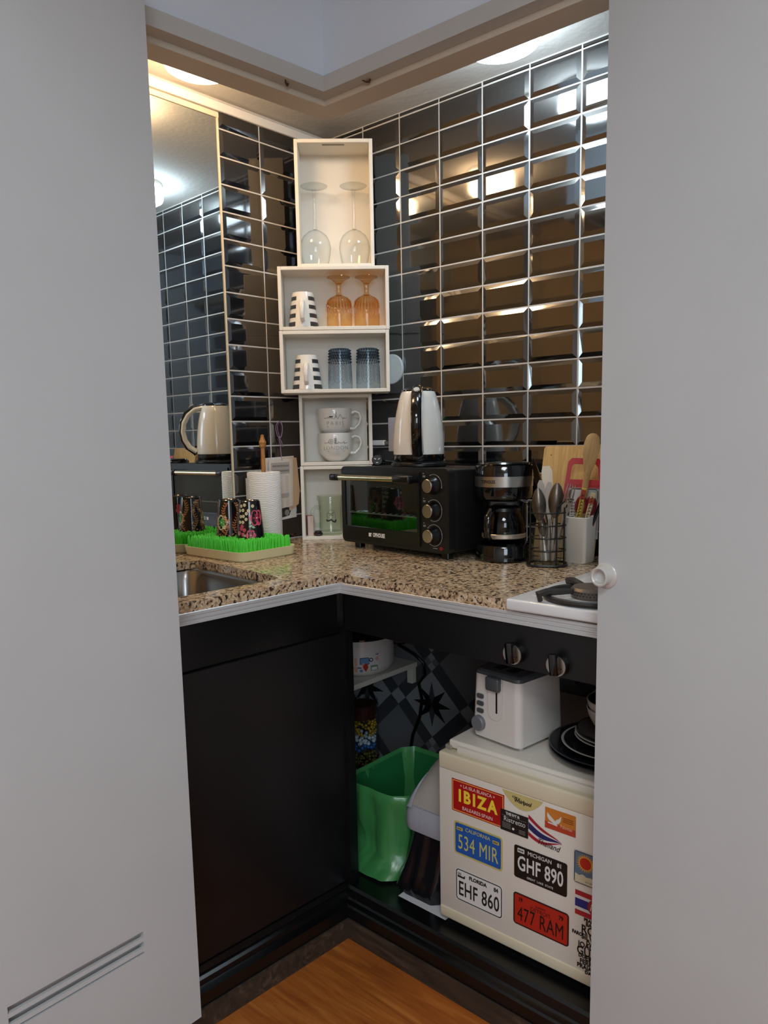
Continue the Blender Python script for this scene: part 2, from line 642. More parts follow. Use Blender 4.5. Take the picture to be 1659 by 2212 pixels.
b = NB(); box(b, 4.38, 4.44, -4.4, -0.64, 0, 2.75); struct(fin('wall_room_far', b, RW, smooth=False))
b = NB(); box(b, 0.50, 4.44, -4.44, -4.38, 0, 2.75); struct(fin('wall_room_back', b, RW, smooth=False))
b = NB(); box(b, 0.40, 4.44, -4.44, -0.55, 2.75, 2.80); struct(fin('ceiling_room', b, RW, smooth=False))
# little rusty catches left under the door frame
for i, (x, y, a) in enumerate(((0.637, -0.764, 1.5), (0.765, -0.655, -0.2))):
    b = NB()
    tube(b, [(-0.008, -0.006, 0.001), (-0.003, 0.0, -0.003), (0.004, 0.003, -0.004), (0.008, 0.004, 0.0)], [0.0012, 0.0016, 0.003, 0.0015], 8)
    o = fin('catch_hook', b, mat('rusty_iron', '4a3022', rough=0.7, noise=0.4, nscale=200))
    o.location = (x, y, 2.0145); o.rotation_euler = (0, 0, a)
    tag(o, ('small rusty catch under the door frame on the mirror side', 'small rusty catch under the door frame on the stove side')[i], 'catch', 'rusty catches under the door frame')

# white cable rail and mirror edging along the ceiling of the mirror wall
b = NB()
box(b, 0.04, 1.6, 2.226, 2.2515, 0.0, 0.014, bev=0.002, seg=1, M=ML)
struct(fin('trim_3', b, WHITEP))

mir = thing('mirror', 'tall mirror in a thin cream edge on the wall behind the dish rack', 'mirror')
MIRM = bpy.data.materials.new('hazy_mirror'); MIRM.use_nodes = True
pb = MIRM.node_tree.nodes['Principled BSDF']
pb.inputs['Base Color'].default_value = (0.82, 0.88, 0.90, 1); pb.inputs['Metallic'].default_value = 1.0; pb.inputs['Roughness'].default_value = 0.012
b = NB(); box(b, 0.455, 1.60, CT + 0.001, 2.206, 0.003, 0.0065, M=ML)
fin('mirror_glass', b, MIRM, mir, smooth=False)
b = NB()
box(b, 0.4462, 0.4525, CT + 0.001, 2.21, 0.001, 0.009, bev=0.001, seg=1, M=ML)
box(b, 0.4455, 1.60, 2.207, 2.222, 0.001, 0.010, bev=0.001, seg=1, M=ML)
fin('edging', b, mat('cream_edging', 'd9cdb6', rough=0.5), mir)

# ------------------------------------------------------------------ doors of the nook
d1 = struct(None or thing('door_1', '', 'door')); del d1['label']; del d1['category']
b = NB()
X0, X1 = 0.662, 0.690
y1, y0 = -1.132, -2.06
zt, zb = 2.052, 0.118
va, vb, v0, v1 = -1.494, -1.247, 0.323, 0.372
box(b, X0, X1, y0, va, zb, zt); box(b, X0, X1, vb, y1, zb, zt); box(b, X0, X1, va, vb, zb, v0); box(b, X0, X1, va, vb, v1, zt)
leafm = Matrix.Identity(4)
o = fin('door_leaf', b, PAINT, d1, smooth=False)
b = NB()
for i in range(3):
    box(b, X1 - 0.007, X1 - 0.0005, va, vb, v0 + 0.0125 + i * 0.020 - 0.008, v0 + 0.0125 + i * 0.020, M=Matrix.Translation((0, 0, 0)))
box(b, X0 + 0.002, X0 + 0.006, va, vb, v0, v1)
o = fin('vent', b, PAINT, d1, smooth=False)
d1.location = (0, 0, 0)

PX, PY, DA = 1.319, -0.694, R(-10)
d2 = struct(thing('door_2', '', 'door', (PX, PY, 0), DA)); del d2['label']; del d2['category']
b = NB()
xv0, xv1, zv0, zv1 = 0.118, 0.37, 0.176, 0.231
W = 0.95
box(b, 0, xv0, 0, 0.03, zb, zt); box(b, xv1, W, 0, 0.03, zb, zt); box(b, xv0, xv1, 0, 0.03, zb, zv0); box(b, xv0, xv1, 0, 0.03, zv1, zt)
fin('door_leaf', b, PAINT, d2, smooth=False)
b = NB()
for i in range(3):
    box(b, xv0, xv1, 0.0005, 0.007, zv0 + 0.0045 + i * 0.020, zv0 + 0.0125 + i * 0.020)
box(b, xv0, xv1, 0.024, 0.028, zv0, zv1)
fin('vent', b, PAINT, d2, smooth=False)
b = NB()
lathe(b, [(0.0, 0), (0.0225, 0), (0.0225, 0.003), (0.020, 0.005), (0.0165, 0.006), (0.0150, 0.016), (0.0172, 0.020), (0.0168, 0.0225), (0.0145, 0.0232), (0.0122, 0.0215), (0.0118, 0.013), (0, 0.0125)], 36,
      M=T(0.0165, 0, 1.027, rx=PI / 2))
fin('door_knob', b, mat('white_knob', 'c9c7c3', rough=0.25, metal=0.2), d2)

# ------------------------------------------------------------------ skirting and black base of the cabinets
CP = [(0.520, -1.79), (0.603, -0.612), (1.755, -0.640)]      # front edge of the counter in plan
b = NB(); sweep(b, CP, rc(-0.036, 0.0, 0.0, 0.052))
struct(fin('baseboard_left', b, SKIRT, smooth=False))
# ------------------------------------------------------------------ counter, sink, stove, cabinets
def cut_slab(bm, outer, hole, z0, z1):
    t = bmesh.new()
    def loop(p, z): return [t.verts.new((x, y, z)) for x, y in p]
    for z, flip in ((z1, False), (z0, True)):
        o, h = loop(outer, z), loop(hole, z)
        e = [t.edges.new((o[i], o[(i + 1) % len(o)])) for i in range(len(o))] + [t.edges.new((h[i], h[(i + 1) % len(h)])) for i in range(len(h))]
        bmesh.ops.triangle_fill(t, edges=e, use_beauty=True, use_dissolve=False)
    t.verts.ensure_lookup_table()
    n, m = len(outer), len(hole)
    top_o, top_h, bot_o, bot_h = t.verts[0:n], t.verts[n:n + m], t.verts[n + m:2 * n + m], t.verts[2 * n + m:2 * n + 2 * m]
    for a, c in ((top_o, bot_o), (top_h, bot_h)):
        for i in range(len(a)):
            j = (i + 1) % len(a)
            t.faces.new((a[i], a[j], c[j], c[i]))
    merge(bm, t)

ctop = thing('countertop', 'L-shaped speckled tan granite worktop with a ribbed metal edge strip', 'worktop', (0, 0, 0))
b = NB()
outer = [tuple(LW(0.008, 1.79, 0)[:2]), (0.520, -1.79), (0.603, -0.612), (1.093, -0.626), (1.093, -0.009), (0.010, -0.009)]
hole = [(0.112, -1.24), (0.112, -0.715), (0.128, -0.690), (0.16, -0.685), (0.475, -0.722), (0.515, -0.732), (0.528, -0.755), (0.496, -1.24)]
cut_slab(b, outer, hole, CT - 0.022, CT)
fin('granite_slab', b, GRANITE, ctop, smooth=False)
b = NB()
rib = [(0.010, 0.8925)]
rib = [(0.012, 0.8925), (-0.0015, 0.8925), (-0.0015, 0.8975), (0.0005, 0.8985), (0.0005, 0.9015), (-0.0018, 0.9025), (-0.0018, 0.9065), (0.0005, 0.9075), (0.0005, 0.9105), (-0.0022, 0.9115), (-0.0022, 0.9172), (-0.0005, 0.9185), (0.012, 0.9185)]
sweep(b, CP, rib)
fin('edge_strip', b, ALU, ctop, smooth=False)

sink = thing('sink', 'stainless steel sink bowl set under the granite by the mirror', 'sink', (0, 0, 0))
b = NB()
def loft(bm, loops, mi=0, capend=True):
    t = bmesh.new()
    L = [[t.verts.new(p) for p in l] for l in loops]
    n = len(L[0])
    for a, c in zip(L, L[1:]):
        for i in range(n):
            j = (i + 1) % n
            t.faces.new((a[i], a[j], c[j], c[i]))
    if capend:
        t.faces.new(L[-1])
    merge(bm, t, None, mi)
def sk_loop(k, z, r):
    q = rrect(0.102 + k, 0.522 - k, -1.24 + k, -0.690 - k, r, 8)
    return [(x, y - (x - 0.11) * 0.10 * (1 if y > -1 else 0), z) for x, y in q]
loft(b, [sk_loop(-0.03, CT - 0.0225, 0.05), sk_loop(0.0, CT - 0.0225, 0.05), sk_loop(0.006, CT - 0.027, 0.055), sk_loop(0.012, CT - 0.05, 0.06), sk_loop(0.02, CT - 0.16, 0.06), sk_loop(0.05, CT - 0.185, 0.05)])
fin('bowl', b, DSTEEL, sink)
b = NB(); lathe(b, [(0.0, 0), (0.04, 0), (0.04, 0.003), (0.03, 0.002), (0.0, 0.001)], 28, M=T(0.31, -0.98, CT - 0.1845))
fin('drain', b, STEEL, sink)

ENAM = mat('white_enamel', 'e2e3e4', rough=0.12, coat=0.3)
IRON = mat('cast_iron', '2b2724', rough=0.5, noise=0.3, nscale=80)
stove = thing('cooktop', 'white enamel gas cooktop with black pan supports', 'cooktop', (0, 0, 0))
b = NB()
box(b, 1.096, 1.752, -0.640, -0.02, CT - 0.018, CT + 0.006, bev=0.005, seg=3)
box(b, 1.125, 1.74, -0.585, -0.06, CT + 0.004, CT + 0.007, bev=0.001, seg=1)
fin('hob_plate', b, ENAM, stove)
b = NB()
bc = (1.238, -0.540)
lathe(b, [(0.0, 0.0), (0.085, 0.0), (0.088, 0.004), (0.06, 0.003), (0.0, 0.003)], 40, M=T(bc[0], bc[1], CT + 0.0065))
fin('drip_dish', b, ENAM, stove)
b = NB()
lathe(b, [(0.0, 0.0), (0.043, 0.0), (0.045, 0.008), (0.045, 0.016), (0.040, 0.021), (0.0, 0.023)], 40, M=T(bc[0], bc[1], CT + 0.0095))
for i in range(40):
    a = 2 * PI * i / 40
    for zz in (0.007, 0.012):
        box(b, 0.0445, 0.0455, -0.0014, 0.0014, zz + CT + 0.0095, zz + CT + 0.0117, M=T(bc[0], bc[1], 0, rz=a + (0.08 if zz > .01 else 0)), mi=1)
fin('burner', b, [mat('dull_burner_metal', '6b625a', rough=0.45, metal=0.6), IRON], stove)
b = NB()
tube(b, [(bc[0] + 0.094 * math.cos(2 * PI * i / 40), bc[1] + 0.094 * math.sin(2 * PI * i / 40), CT + 0.013) for i in range(40)], 0.006, 8, closed=True)
for k in range(4):
    a = PI / 4 + k * PI / 2 + 0.12
    ca, sa = math.cos(a), math.sin(a)
    tube(b, [(bc[0] + ca * q, bc[1] + sa * q, CT + z) for q, z in ((0.112, 0.008), (0.116, 0.022), (0.099, 0.025), (0.05, 0.024), (0.034, 0.023))], [0.005, 0.008, 0.008, 0.006, 0.005], 8)
fin('pan_support', b, IRON, stove)
for i, (kx, kz) in enumerate(((1.104, 0.828), (1.203, 0.822))):
    b = NB()
    lathe(b, [(0.0, 0.0), (0.029, 0.0), (0.029, 0.004), (0.023, 0.006), (0.022, 0.026), (0.0, 0.026)], 36, M=T(kx, -0.600, kz, rx=PI / 2))
    k_ = fin('knob', b, GLOSSB, stove)
    b = NB()
    lathe(b, [(0.0, 0.0), (0.0215, 0.0), (0.0210, 0.0012), (0.0, 0.0012)], 36, M=T(kx, -0.6262, kz, rx=PI / 2))
    fin('knob_face', b, STEEL, k_)
    b = NB()
    box(b, -0.0085, 0.0085, -0.014, 0.0, -0.017, 0.026, bev=0.002, seg=2, M=T(kx, -0.6265, kz, ry=R(-6)))
    fin('grip', b, GLOSSB, k_)
    b = NB()
    poly(b, circle(kx + 0.012, kz - 0.004, 0.0016, 8), 0.0004, M=T(0, -0.6276, 0) @ FRONT)
    poly(b, circle(kx + 0.004, kz - 0.0185, 0.0014, 8), 0.0004, M=T(0, -0.6276, 0) @ FRONT)
    fin('mark', b, INK, k_)

cabl = thing('base_cabinet', 'closed black base cabinet under the sink worktop', 'cabinet', (0, 0, 0))
b = NB(); sweep(b, [(0.520, -1.79), (0.603, -0.612)], rc(0.012, 0.03, 0.790, 0.893))
fin('top_rail', b, BLACKG, cabl, smooth=False)
b = NB(); sweep(b, [(0.521, -1.79), (0.6045, -0.604)], rc(0.004, 0.024, 0.128, 0.787))
fin('door', b, BLACKP, cabl, smooth=False)
b = NB(); sweep(b, [(0.521, -1.79), (0.604, -0.605)], [(-0.006, 0.052), (0.05, 0.052), (0.05, 0.126), (0.0, 0.126), (-0.004, 0.112), (0.001, 0.106), (-0.010, 0.100), (-0.012, 0.088), (-0.030, 0.084), (-0.030, 0.052)])
fin('plinth', b, BLACKG, cabl, smooth=False)
cabr = thing('open_cabinet', 'open black cabinet frame around the small fridge and bins', 'cabinet', (0, 0, 0))
b = NB(); sweep(b, CP[1:], rc(0.014, 0.032, 0.796, 0.893))
fin('apron', b, BLACKP, cabr, smooth=False)
b = NB(); box(b, 0.580, 0.609, -0.6035, -0.576, 0.10, 0.80)
fin('corner_post', b, BLACKP, cabr, smooth=False)
b = NB(); sweep(b, CP[1:], [(-0.006, 0.052), (0.05, 0.052), (0.05, 0.116), (0.002, 0.118), (-0.004, 0.112), (-0.008, 0.092), (-0.012, 0.088), (-0.026, 0.086), (-0.030, 0.082), (-0.030, 0.052)])
fin('plinth', b, BLACKG, cabr, smooth=False)
b = NB(); box(b, 0.03, 1.75, -0.60, -0.006, 0.098, 0.114)
fin('bottom_board', b, BLACKP, cabr, smooth=False)

# ------------------------------------------------------------------ ceiling lamps
for nm, (x, y), r, col, lab in (('warm', (0.224, -0.673), 0.092, LAMP_WARM, 'round ceiling light with a warm glow above the mirror'),
                                ('cool', (0.836, -0.252), 0.097, LAMP_COOL, 'round ceiling light with a cool white glow above the black tiles')):
    t = thing('ceiling_lamp', lab, 'lamp', (x, y, ZC), 0)
    b = NB()
    lathe(b, [(r - 0.010, 0.0), (r - 0.002, 0.0), (r - 0.002, -0.012), (r - 0.010, -0.012)], 56)
    fin('rim', b, mat('ribbed_clear_plastic', 'f2efe6', rough=0.3), t)
    b = NB()
    lathe(b, [(0.0, -0.080), (r * 0.3, -0.079), (r * 0.6, -0.075), (r * 0.82, -0.070), (r * 0.95, -0.063), (r, -0.054), (r - 0.004, -0.012)], 56, cap1=False)
    fin('diffuser', b, emis('glow_' + nm, col[0], col[1]), t)

# ------------------------------------------------------------------ stacked white boxes in the corner
BA = R(43)
BR_ = Vector((math.cos(BA), math.sin(BA), 0)); BN_ = Vector((math.sin(BA), -math.cos(BA), 0))
def bpos(u, n, z): return BR_ * u + BN_ * n + Vector((0, 0, z))
THK = 0.011
def sbox(u0, u1, n, z0, z1, depth, label, slot=False):
    t = thing('storage_box', label, 'box', bpos((u0 + u1) / 2, n, z0), BA, 'white open boxes stacked in the corner')
    w, h = (u1 - u0) / 2, z1 - z0
    b = NB()
    box(b, -w, -w + THK, 0, depth, 0, h, bev=0.0012, seg=1); box(b, w - THK, w, 0, depth, 0, h, bev=0.0012, seg=1)
    box(b, -w + THK, w - THK, 0, depth, 0, THK, bev=0.0012, seg=1); box(b, -w + THK, w - THK, 0, depth, h - THK, h, bev=0.0012, seg=1)
    fin('frame', b, WHITEL, t)
    b = NB(); box(b, -w + 0.002, w - 0.002, depth - 0.004, depth, 0.002, h - 0.002)
    fin('back_panel', b, WHITEL, t, smooth=False)
    if slot:
        b = NB()
        box(b, -0.034, 0.034, 0.014, 0.024, h - THK - 0.0008, h - THK + 0.002, bev=0.0006, seg=1)
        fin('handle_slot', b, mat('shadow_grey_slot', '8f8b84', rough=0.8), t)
    return t
sbox(-0.111, 0.123, 0.217, CT, 1.1825, 0.112, 'lowest white box of the corner stack, holding the glass jar mug')
sbox(-0.1085, 0.127, 0.217, 1.184, 1.4125, 0.112, 'white box holding the two stacked city mugs')
sbox(-0.157, 0.184, 0.285, 1.4135, 1.6035, 0.112, 'wide white box holding the grey-blue tumblers')
sbox(-0.156, 0.186, 0.285, 1.6045, 1.7955, 0.112, 'wide white box holding the amber goblets')
sbox(-0.095, 0.144, 0.262, 1.7965, 2.1715, 0.112, 'tall top box of the corner stack with two clear wine glasses', slot=True)

# ------------------------------------------------------------------ glassware and mugs in the boxes
CLEAR = glass('clear_glass', 'fdfefe', 'c2caca')
AMBER = glass('amber_glass', 'fbecd4', 'dcb584')
BLUEG = glass('grey_blue_glass', 'edf2f6', 'b0c0ca')
BLUED = glass('grey_blue_glass_base', 'bccbd6', '8097a4')
JARG = glass('green_tinted_glass', 'f9fbf7', 'd3ddce')

def mug_on(u, n, z): return bpos(u, n, z)
t0 = None
for u, lab in ((-0.040, 'clear wine glass upside down in the top box, on the mirror side'), (0.083, 'clear wine glass upside down in the top box, on the stove side')):
    if t0 is None:
        t0 = t = thing('wine_glass', lab, 'glass', bpos(u, 0.205, 1.808), BA, 'clear wine glasses')
        b = NB()
        bowl = [(0.038, 0.0), (0.043, 0.02), (0.0475, 0.045), (0.0485, 0.058), (0.046, 0.076), (0.037, 0.094), (0.021, 0.107), (0.008, 0.113)]
        lathe(b, bowl + [(0.004, 0.115), (0.0, 0.115)], 40, cap0=False)
        fin('bowl', b, CLEAR, t)
        b = NB()
        lathe(b, [(0.0075, 0.113), (0.0045, 0.126), (0.0038, 0.18), (0.0042, 0.222), (0.008, 0.234)], 20)
        fin('stem', b, CLEAR, t)
        b = NB()
        lathe(b, [(0.006, 0.234), (0.020, 0.239), (0.040, 0.242), (0.0425, 0.2435), (0.040, 0.2445), (0.0, 0.2445)], 40)
        fin('foot', b, CLEAR, t)
    else:
        dup(t0, bpos(u, 0.205, 1.808), BA, lab)

t0 = None
DARKST = mat('charcoal_stripe', '3a3d3f', rough=0.3)
for (u, z), lab in (((-0.083, 1.616), 'charcoal-striped white mug upside down beside the amber goblets'), ((-0.077, 1.425), 'charcoal-striped white mug upside down beside the grey-blue tumblers')):
    if t0 is None:
        t0 = t = thing('striped_mug', lab, 'mug', bpos(u, 0.235, z), BA, 'striped white mugs')
        b = NB()
        R0 = lambda zz: 0.0475 - 0.0140 * zz / 0.108
        lathe(b, [(R0(0) - 0.003, 0.004), (R0(0) - 0.002, 0.0), (R0(0), 0.001), (R0(0.02), 0.02), (R0(0.06), 0.06), (R0(0.1), 0.1), (0.0325, 0.1075), (0.029, 0.1085), (0.0, 0.107)], 44, cap0=False)
        fin('body', b, CERAM, t)
        b = NB()
        for z0, z1 in ((0.002, 0.016), (0.029, 0.042), (0.056, 0.068), (0.082, 0.094)):
            tt = bmesh.new(); L = []
            n = 36
            for i in range(n + 1):
                a = R(30) + (2 * PI - 2 * R(30)) * i / n
                L.append([tt.verts.new(((R0(zz) + 0.0004) * math.sin(a), -(R0(zz) + 0.0004) * math.cos(a), zz)) for zz in (z0, z1)])
            for p, q in zip(L, L[1:]):
                tt.faces.new((p[0], q[0], q[1], p[1]))
            merge(b, tt)
        fin('stripes', b, DARKST, t)
        b = NB()
        tube(b, [(0, -0.036, 0.080), (0, -0.050, 0.078), (0, -0.064, 0.066), (0, -0.068, 0.046), (0, -0.063, 0.026), (0, -0.052, 0.019), (0, -0.043, 0.020)], 0.0045, 12, flat=1.6, up=(1, 0, 0))
        fin('handle', b, CERAM, t)
    else:
        dup(t0, bpos(u, 0.235, z), BA, lab)

t0 = None
for u, lab in ((0.030, 'amber glass goblet upside down, next to the striped mug'), (0.117, 'amber glass goblet upside down, at the stove side of its box')):
    if t0 is None:
        t0 = t = thing('amber_goblet', lab, 'goblet', bpos(u, 0.235, 1.616), BA, 'amber goblets')
        b = NB()
        lathe(b, [(0.039, 0.0), (0.040, 0.03), (0.040, 0.066), (0.036, 0.082), (0.025, 0.093), (0.012, 0.100), (0.0, 0.101)], 24, cap0=False)
        for i in range(24):
            a = 2 * PI * i / 24
            tube(b, [(0.0405 * math.cos(a), 0.0405 * math.sin(a), 0.034), (0.041 * math.cos(a), 0.041 * math.sin(a), 0.062), (0.036 * math.cos(a), 0.036 * math.sin(a), 0.083), (0.026 * math.cos(a), 0.026 * math.sin(a), 0.093)], [0.0004, 0.0022, 0.0022, 0.0006], 6)
        fin('bowl', b, AMBER, t, ang=20)
        b = NB()
        lathe(b, [(0.0105, 0.099), (0.0078, 0.106), (0.0075, 0.128), (0.0095, 0.136)], 10)
        fin('stem', b, AMBER, t, ang=20)
        b = NB()
        lathe(b, [(0.0095, 0.135), (0.018, 0.145), (0.030, 0.152), (0.036, 0.1535), (0.0355, 0.156), (0.0, 0.154)], 40)
        fin('foot', b, AMBER, t)
    else:
        dup(t0, bpos(u, 0.235, 1.616), BA, lab)

t0 = None
for u, lab in ((0.028, 'grey-blue beaded tumbler upside down, next to the striped mug'), (0.117, 'grey-blue beaded tumbler upside down, at the stove side of its box')):
    if t0 is None:
        t0 = t = thing('beaded_tumbler', lab, 'tumbler', bpos(u, 0.235, 1.425), BA, 'grey-blue tumblers')
        b = NB()
        lathe(b, [(0.0385, 0.0), (0.0385, 0.02), (0.037, 0.06), (0.0355, 0.10), (0.034, 0.122)], 36, cap0=False, cap1=False)
        for i in range(6):                       # raised scroll ovals round the side
            a = 2 * PI * i / 6 + 0.3
            for q in (1.0, 0.62, 0.28):
                pts = []
                for k in range(20):
                    w = 2 * PI * k / 20
                    zz = 0.050 + 0.032 * q * math.sin(w)
                    rr = 0.0372 + (0.0017 * (0.05 - zz) / 0.05)
                    aa = a + 0.40 * q * math.cos(w)
                    pts.append((rr * math.cos(aa), rr * math.sin(aa), zz))
                tube(b, pts, 0.0009, 5, closed=True)
        fin('body', b, BLUEG, t)
        b = NB()
        for row, (zz, rr) in enumerate(((0.085, 0.0362), (0.094, 0.0358), (0.103, 0.0354), (0.112, 0.035), (0.121, 0.0342))):
            for i in range(26):
                a = 2 * PI * (i + 0.5 * (row % 2)) / 26
                ret = bmesh.ops.create_icosphere(b, subdivisions=1, radius=0.0026, matrix=Matrix.Translation((rr * math.cos(a), rr * math.sin(a), zz)))
        lathe(b, [(0.0350, 0.096), (0.0338, 0.122), (0.030, 0.1265), (0.0, 0.1265)], 36, cap0=False)
        fin('beaded_base', b, BLUED, t)
    else:
        dup(t0, bpos(u, 0.235, 1.425), BA, lab)

def cup_profile():
    return [(0.0, 0.0), (0.020, 0.0), (0.030, 0.004), (0.040, 0.014), (0.0505, 0.028), (0.0555, 0.05), (0.057, 0.075), (0.0573, 0.092), (0.0563, 0.0935), (0.055, 0.092), (0.054, 0.07), (0.05, 0.04), (0.03, 0.012), (0.0, 0.008)]
for (z, city) in ((1.195, 'LONDON'), (1.2745, 'PARIS')):
    t = thing('city_mug', {'LONDON': 'white round-bottomed mug with LONDON skyline, under the PARIS mug', 'PARIS': 'white mug with PARIS skyline, stacked on the LONDON mug'}[city], 'mug', bpos(0.004, 0.165, z), BA)
    b = NB(); lathe(b, cup_profile(), 48)
    fin('body', b, CERAM, t)
    b = NB()
    tube(b, [(0.054, 0, 0.078), (0.068, 0, 0.084), (0.081, 0, 0.079), (0.087, 0, 0.063), (0.081, 0, 0.044), (0.066, 0, 0.028), (0.050, 0, 0.028)], [0.006, 0.0048, 0.0045, 0.0045, 0.0045, 0.005, 0.006], 12)
    fin('handle', b, CERAM, t)
    b = NB()
    text(b, city, 0.0185, T(0.004, 0.0445, 0), d=0.0002, sp=1.35 if city == 'PARIS' else 1.15, off=-0.0006)
    w = 0.0007
    stroke(b, [(-0.035, 0.062), (-0.026, 0.061)], w); stroke(b, [(0.036, 0.060), (0.045, 0.062)], w)
    stroke(b, [(-0.024, 0.034), (0.034, 0.034)], w)
    if city == 'PARIS':
        stroke(b, [(-0.026, 0.061), (-0.022, 0.064), (-0.020, 0.061), (-0.018, 0.065), (-0.015, 0.061), (-0.011, 0.063), (-0.008, 0.061), (-0.002, 0.060)], w)
        for x in (-0.014, -0.010, -0.006):
            poly(b, circle(x, 0.066, 0.0022, 8), 0.0004)
        stroke(b, [(0.000, 0.058), (0.0045, 0.066), (0.0062, 0.083), (0.0079, 0.066), (0.0125, 0.058)], w); stroke(b, [(0.003, 0.064), (0.0095, 0.064)], w); stroke(b, [(0.004, 0.068), (0.0085, 0.068)], w)
        stroke(b, [(0.013, 0.060), (0.020, 0.073), (0.027, 0.062), (0.030, 0.058), (0.033, 0.063), (0.036, 0.060)], w)
    else:
        stroke(b, circle(-0.012, 0.066, 0.0075, 18), w, closed=True); stroke(b, circle(-0.012, 0.066, 0.003, 10), w, closed=True)
        stroke(b, [(-0.026, 0.061), (-0.022, 0.064), (-0.019, 0.061)], w)
        stroke(b, [(0.0, 0.058), (0.0, 0.077), (0.0026, 0.083), (0.0052, 0.077), (0.0052, 0.058)], w)
        for k in range(6):
            stroke(b, [(0.0, 0.060 + k * 0.003), (0.0052, 0.060 + k * 0.003)], w * 1.5)
        stroke(b, [(0.008, 0.059), (0.012, 0.065), (0.018, 0.061), (0.026, 0.061), (0.031, 0.066), (0.034, 0.059)], w); stroke(b, [(0.007, 0.059), (0.036, 0.059)], w * 1.6)
    wrap(b, 0.0575, taper=lambda y: 0.0574 if y > 0.07 else 0.0556 + 0.0018 * (y - 0.05) / 0.02 if y > 0.05 else 0.0557 - 0.0040 * ((0.05 - y) / 0.022) ** 2)
    fin('skyline_print', b, INK, t, smooth=False)

t = thing('jar_mug', 'green-tinted glass jar mug with a printed moustache face', 'mug', bpos(-0.018, 0.160, CT + THK), BA)
b = NB()
lathe(b, [(0.0, 0.003), (0.036, 0.0), (0.0405, 0.006), (0.041, 0.014), (0.039, 0.020), (0.0385, 0.06), (0.0395, 0.10), (0.041, 0.114), (0.0445, 0.118), (0.0445, 0.128), (0.0425, 0.131), (0.0405, 0.128), (0.038, 0.11), (0.036, 0.06), (0.036, 0.012), (0.0, 0.010)], 44)
fin('body', b, JARG, t)
b = NB()
ha = R(205)
hp_ = [(0.038, 0.092), (0.055, 0.094), (0.066, 0.082), (0.066, 0.050), (0.058, 0.034), (0.038, 0.034)]
tube(b, [(r_ * math.cos(ha), r_ * math.sin(ha), z_) for r_, z_ in hp_], [0.008, 0.0065, 0.006, 0.006, 0.0065, 0.008], 12)
fin('handle', b, JARG, t)
b = NB()
stroke(b, [(-0.013 + 0.0, 0.058), (-0.014, 0.070), (-0.009, 0.082), (0.0, 0.086), (0.009, 0.082), (0.014, 0.070), (0.013, 0.058)], 0.0007)
stroke(b, [(-0.009, 0.075), (-0.003, 0.073), (0.003, 0.074), (0.009, 0.076)], 0.0014); stroke(b, [(-0.005, 0.067), (0.0, 0.070), (0.006, 0.066)], 0.0016)
stroke(b, [(-0.015, 0.053), (-0.013, 0.049), (-0.007, 0.050), (0.0, 0.053), (0.006, 0.047), (0.013, 0.045), (0.015, 0.052)], 0.005)
wrap(b, 0.0392, rz=R(5))
fin('print', b, mat('dark_green_print', '2c332b', rough=0.5), t, smooth=False)

t = thing('card_box', 'small pale pink card box standing beside the jar mug', 'box', bpos(-0.086, 0.175, CT + THK), BA + R(12))
b = NB(); box(b, -0.010, 0.010, -0.012, 0.025, 0, 0.066, bev=0.0006, seg=1)
fin('sleeve', b, mat('red_pink_card', 'b4776c', rough=0.7), t)
b = NB(); box(b, -0.0104, 0.0085, -0.0124, -0.010, 0.0005, 0.0655)
fin('front_face', b, mat('pale_pink_card', 'd6c0b6', rough=0.7), t, smooth=False)
b = NB()
tube(b, [(0.012 * math.cos(2 * PI * i / 24), 0.010 * math.sin(2 * PI * i / 24), 0.005 + 0.002 * math.sin(4 * PI * i / 24)) for i in range(24)], 0.0045, 8, closed=True)
tube(b, [(0.009 * math.cos(2 * PI * i / 24), 0.008 * math.sin(2 * PI * i / 24), 0.013) for i in range(24)], 0.0035, 8, closed=True)
o = fin('rubber_ring', b, mat('dark_rubber', '241f22', rough=0.4))
o.location = bpos(-0.060, 0.190, CT + THK)
tag(o, 'small coil of dark rubber rings beside the pink card box', 'rubber ring')
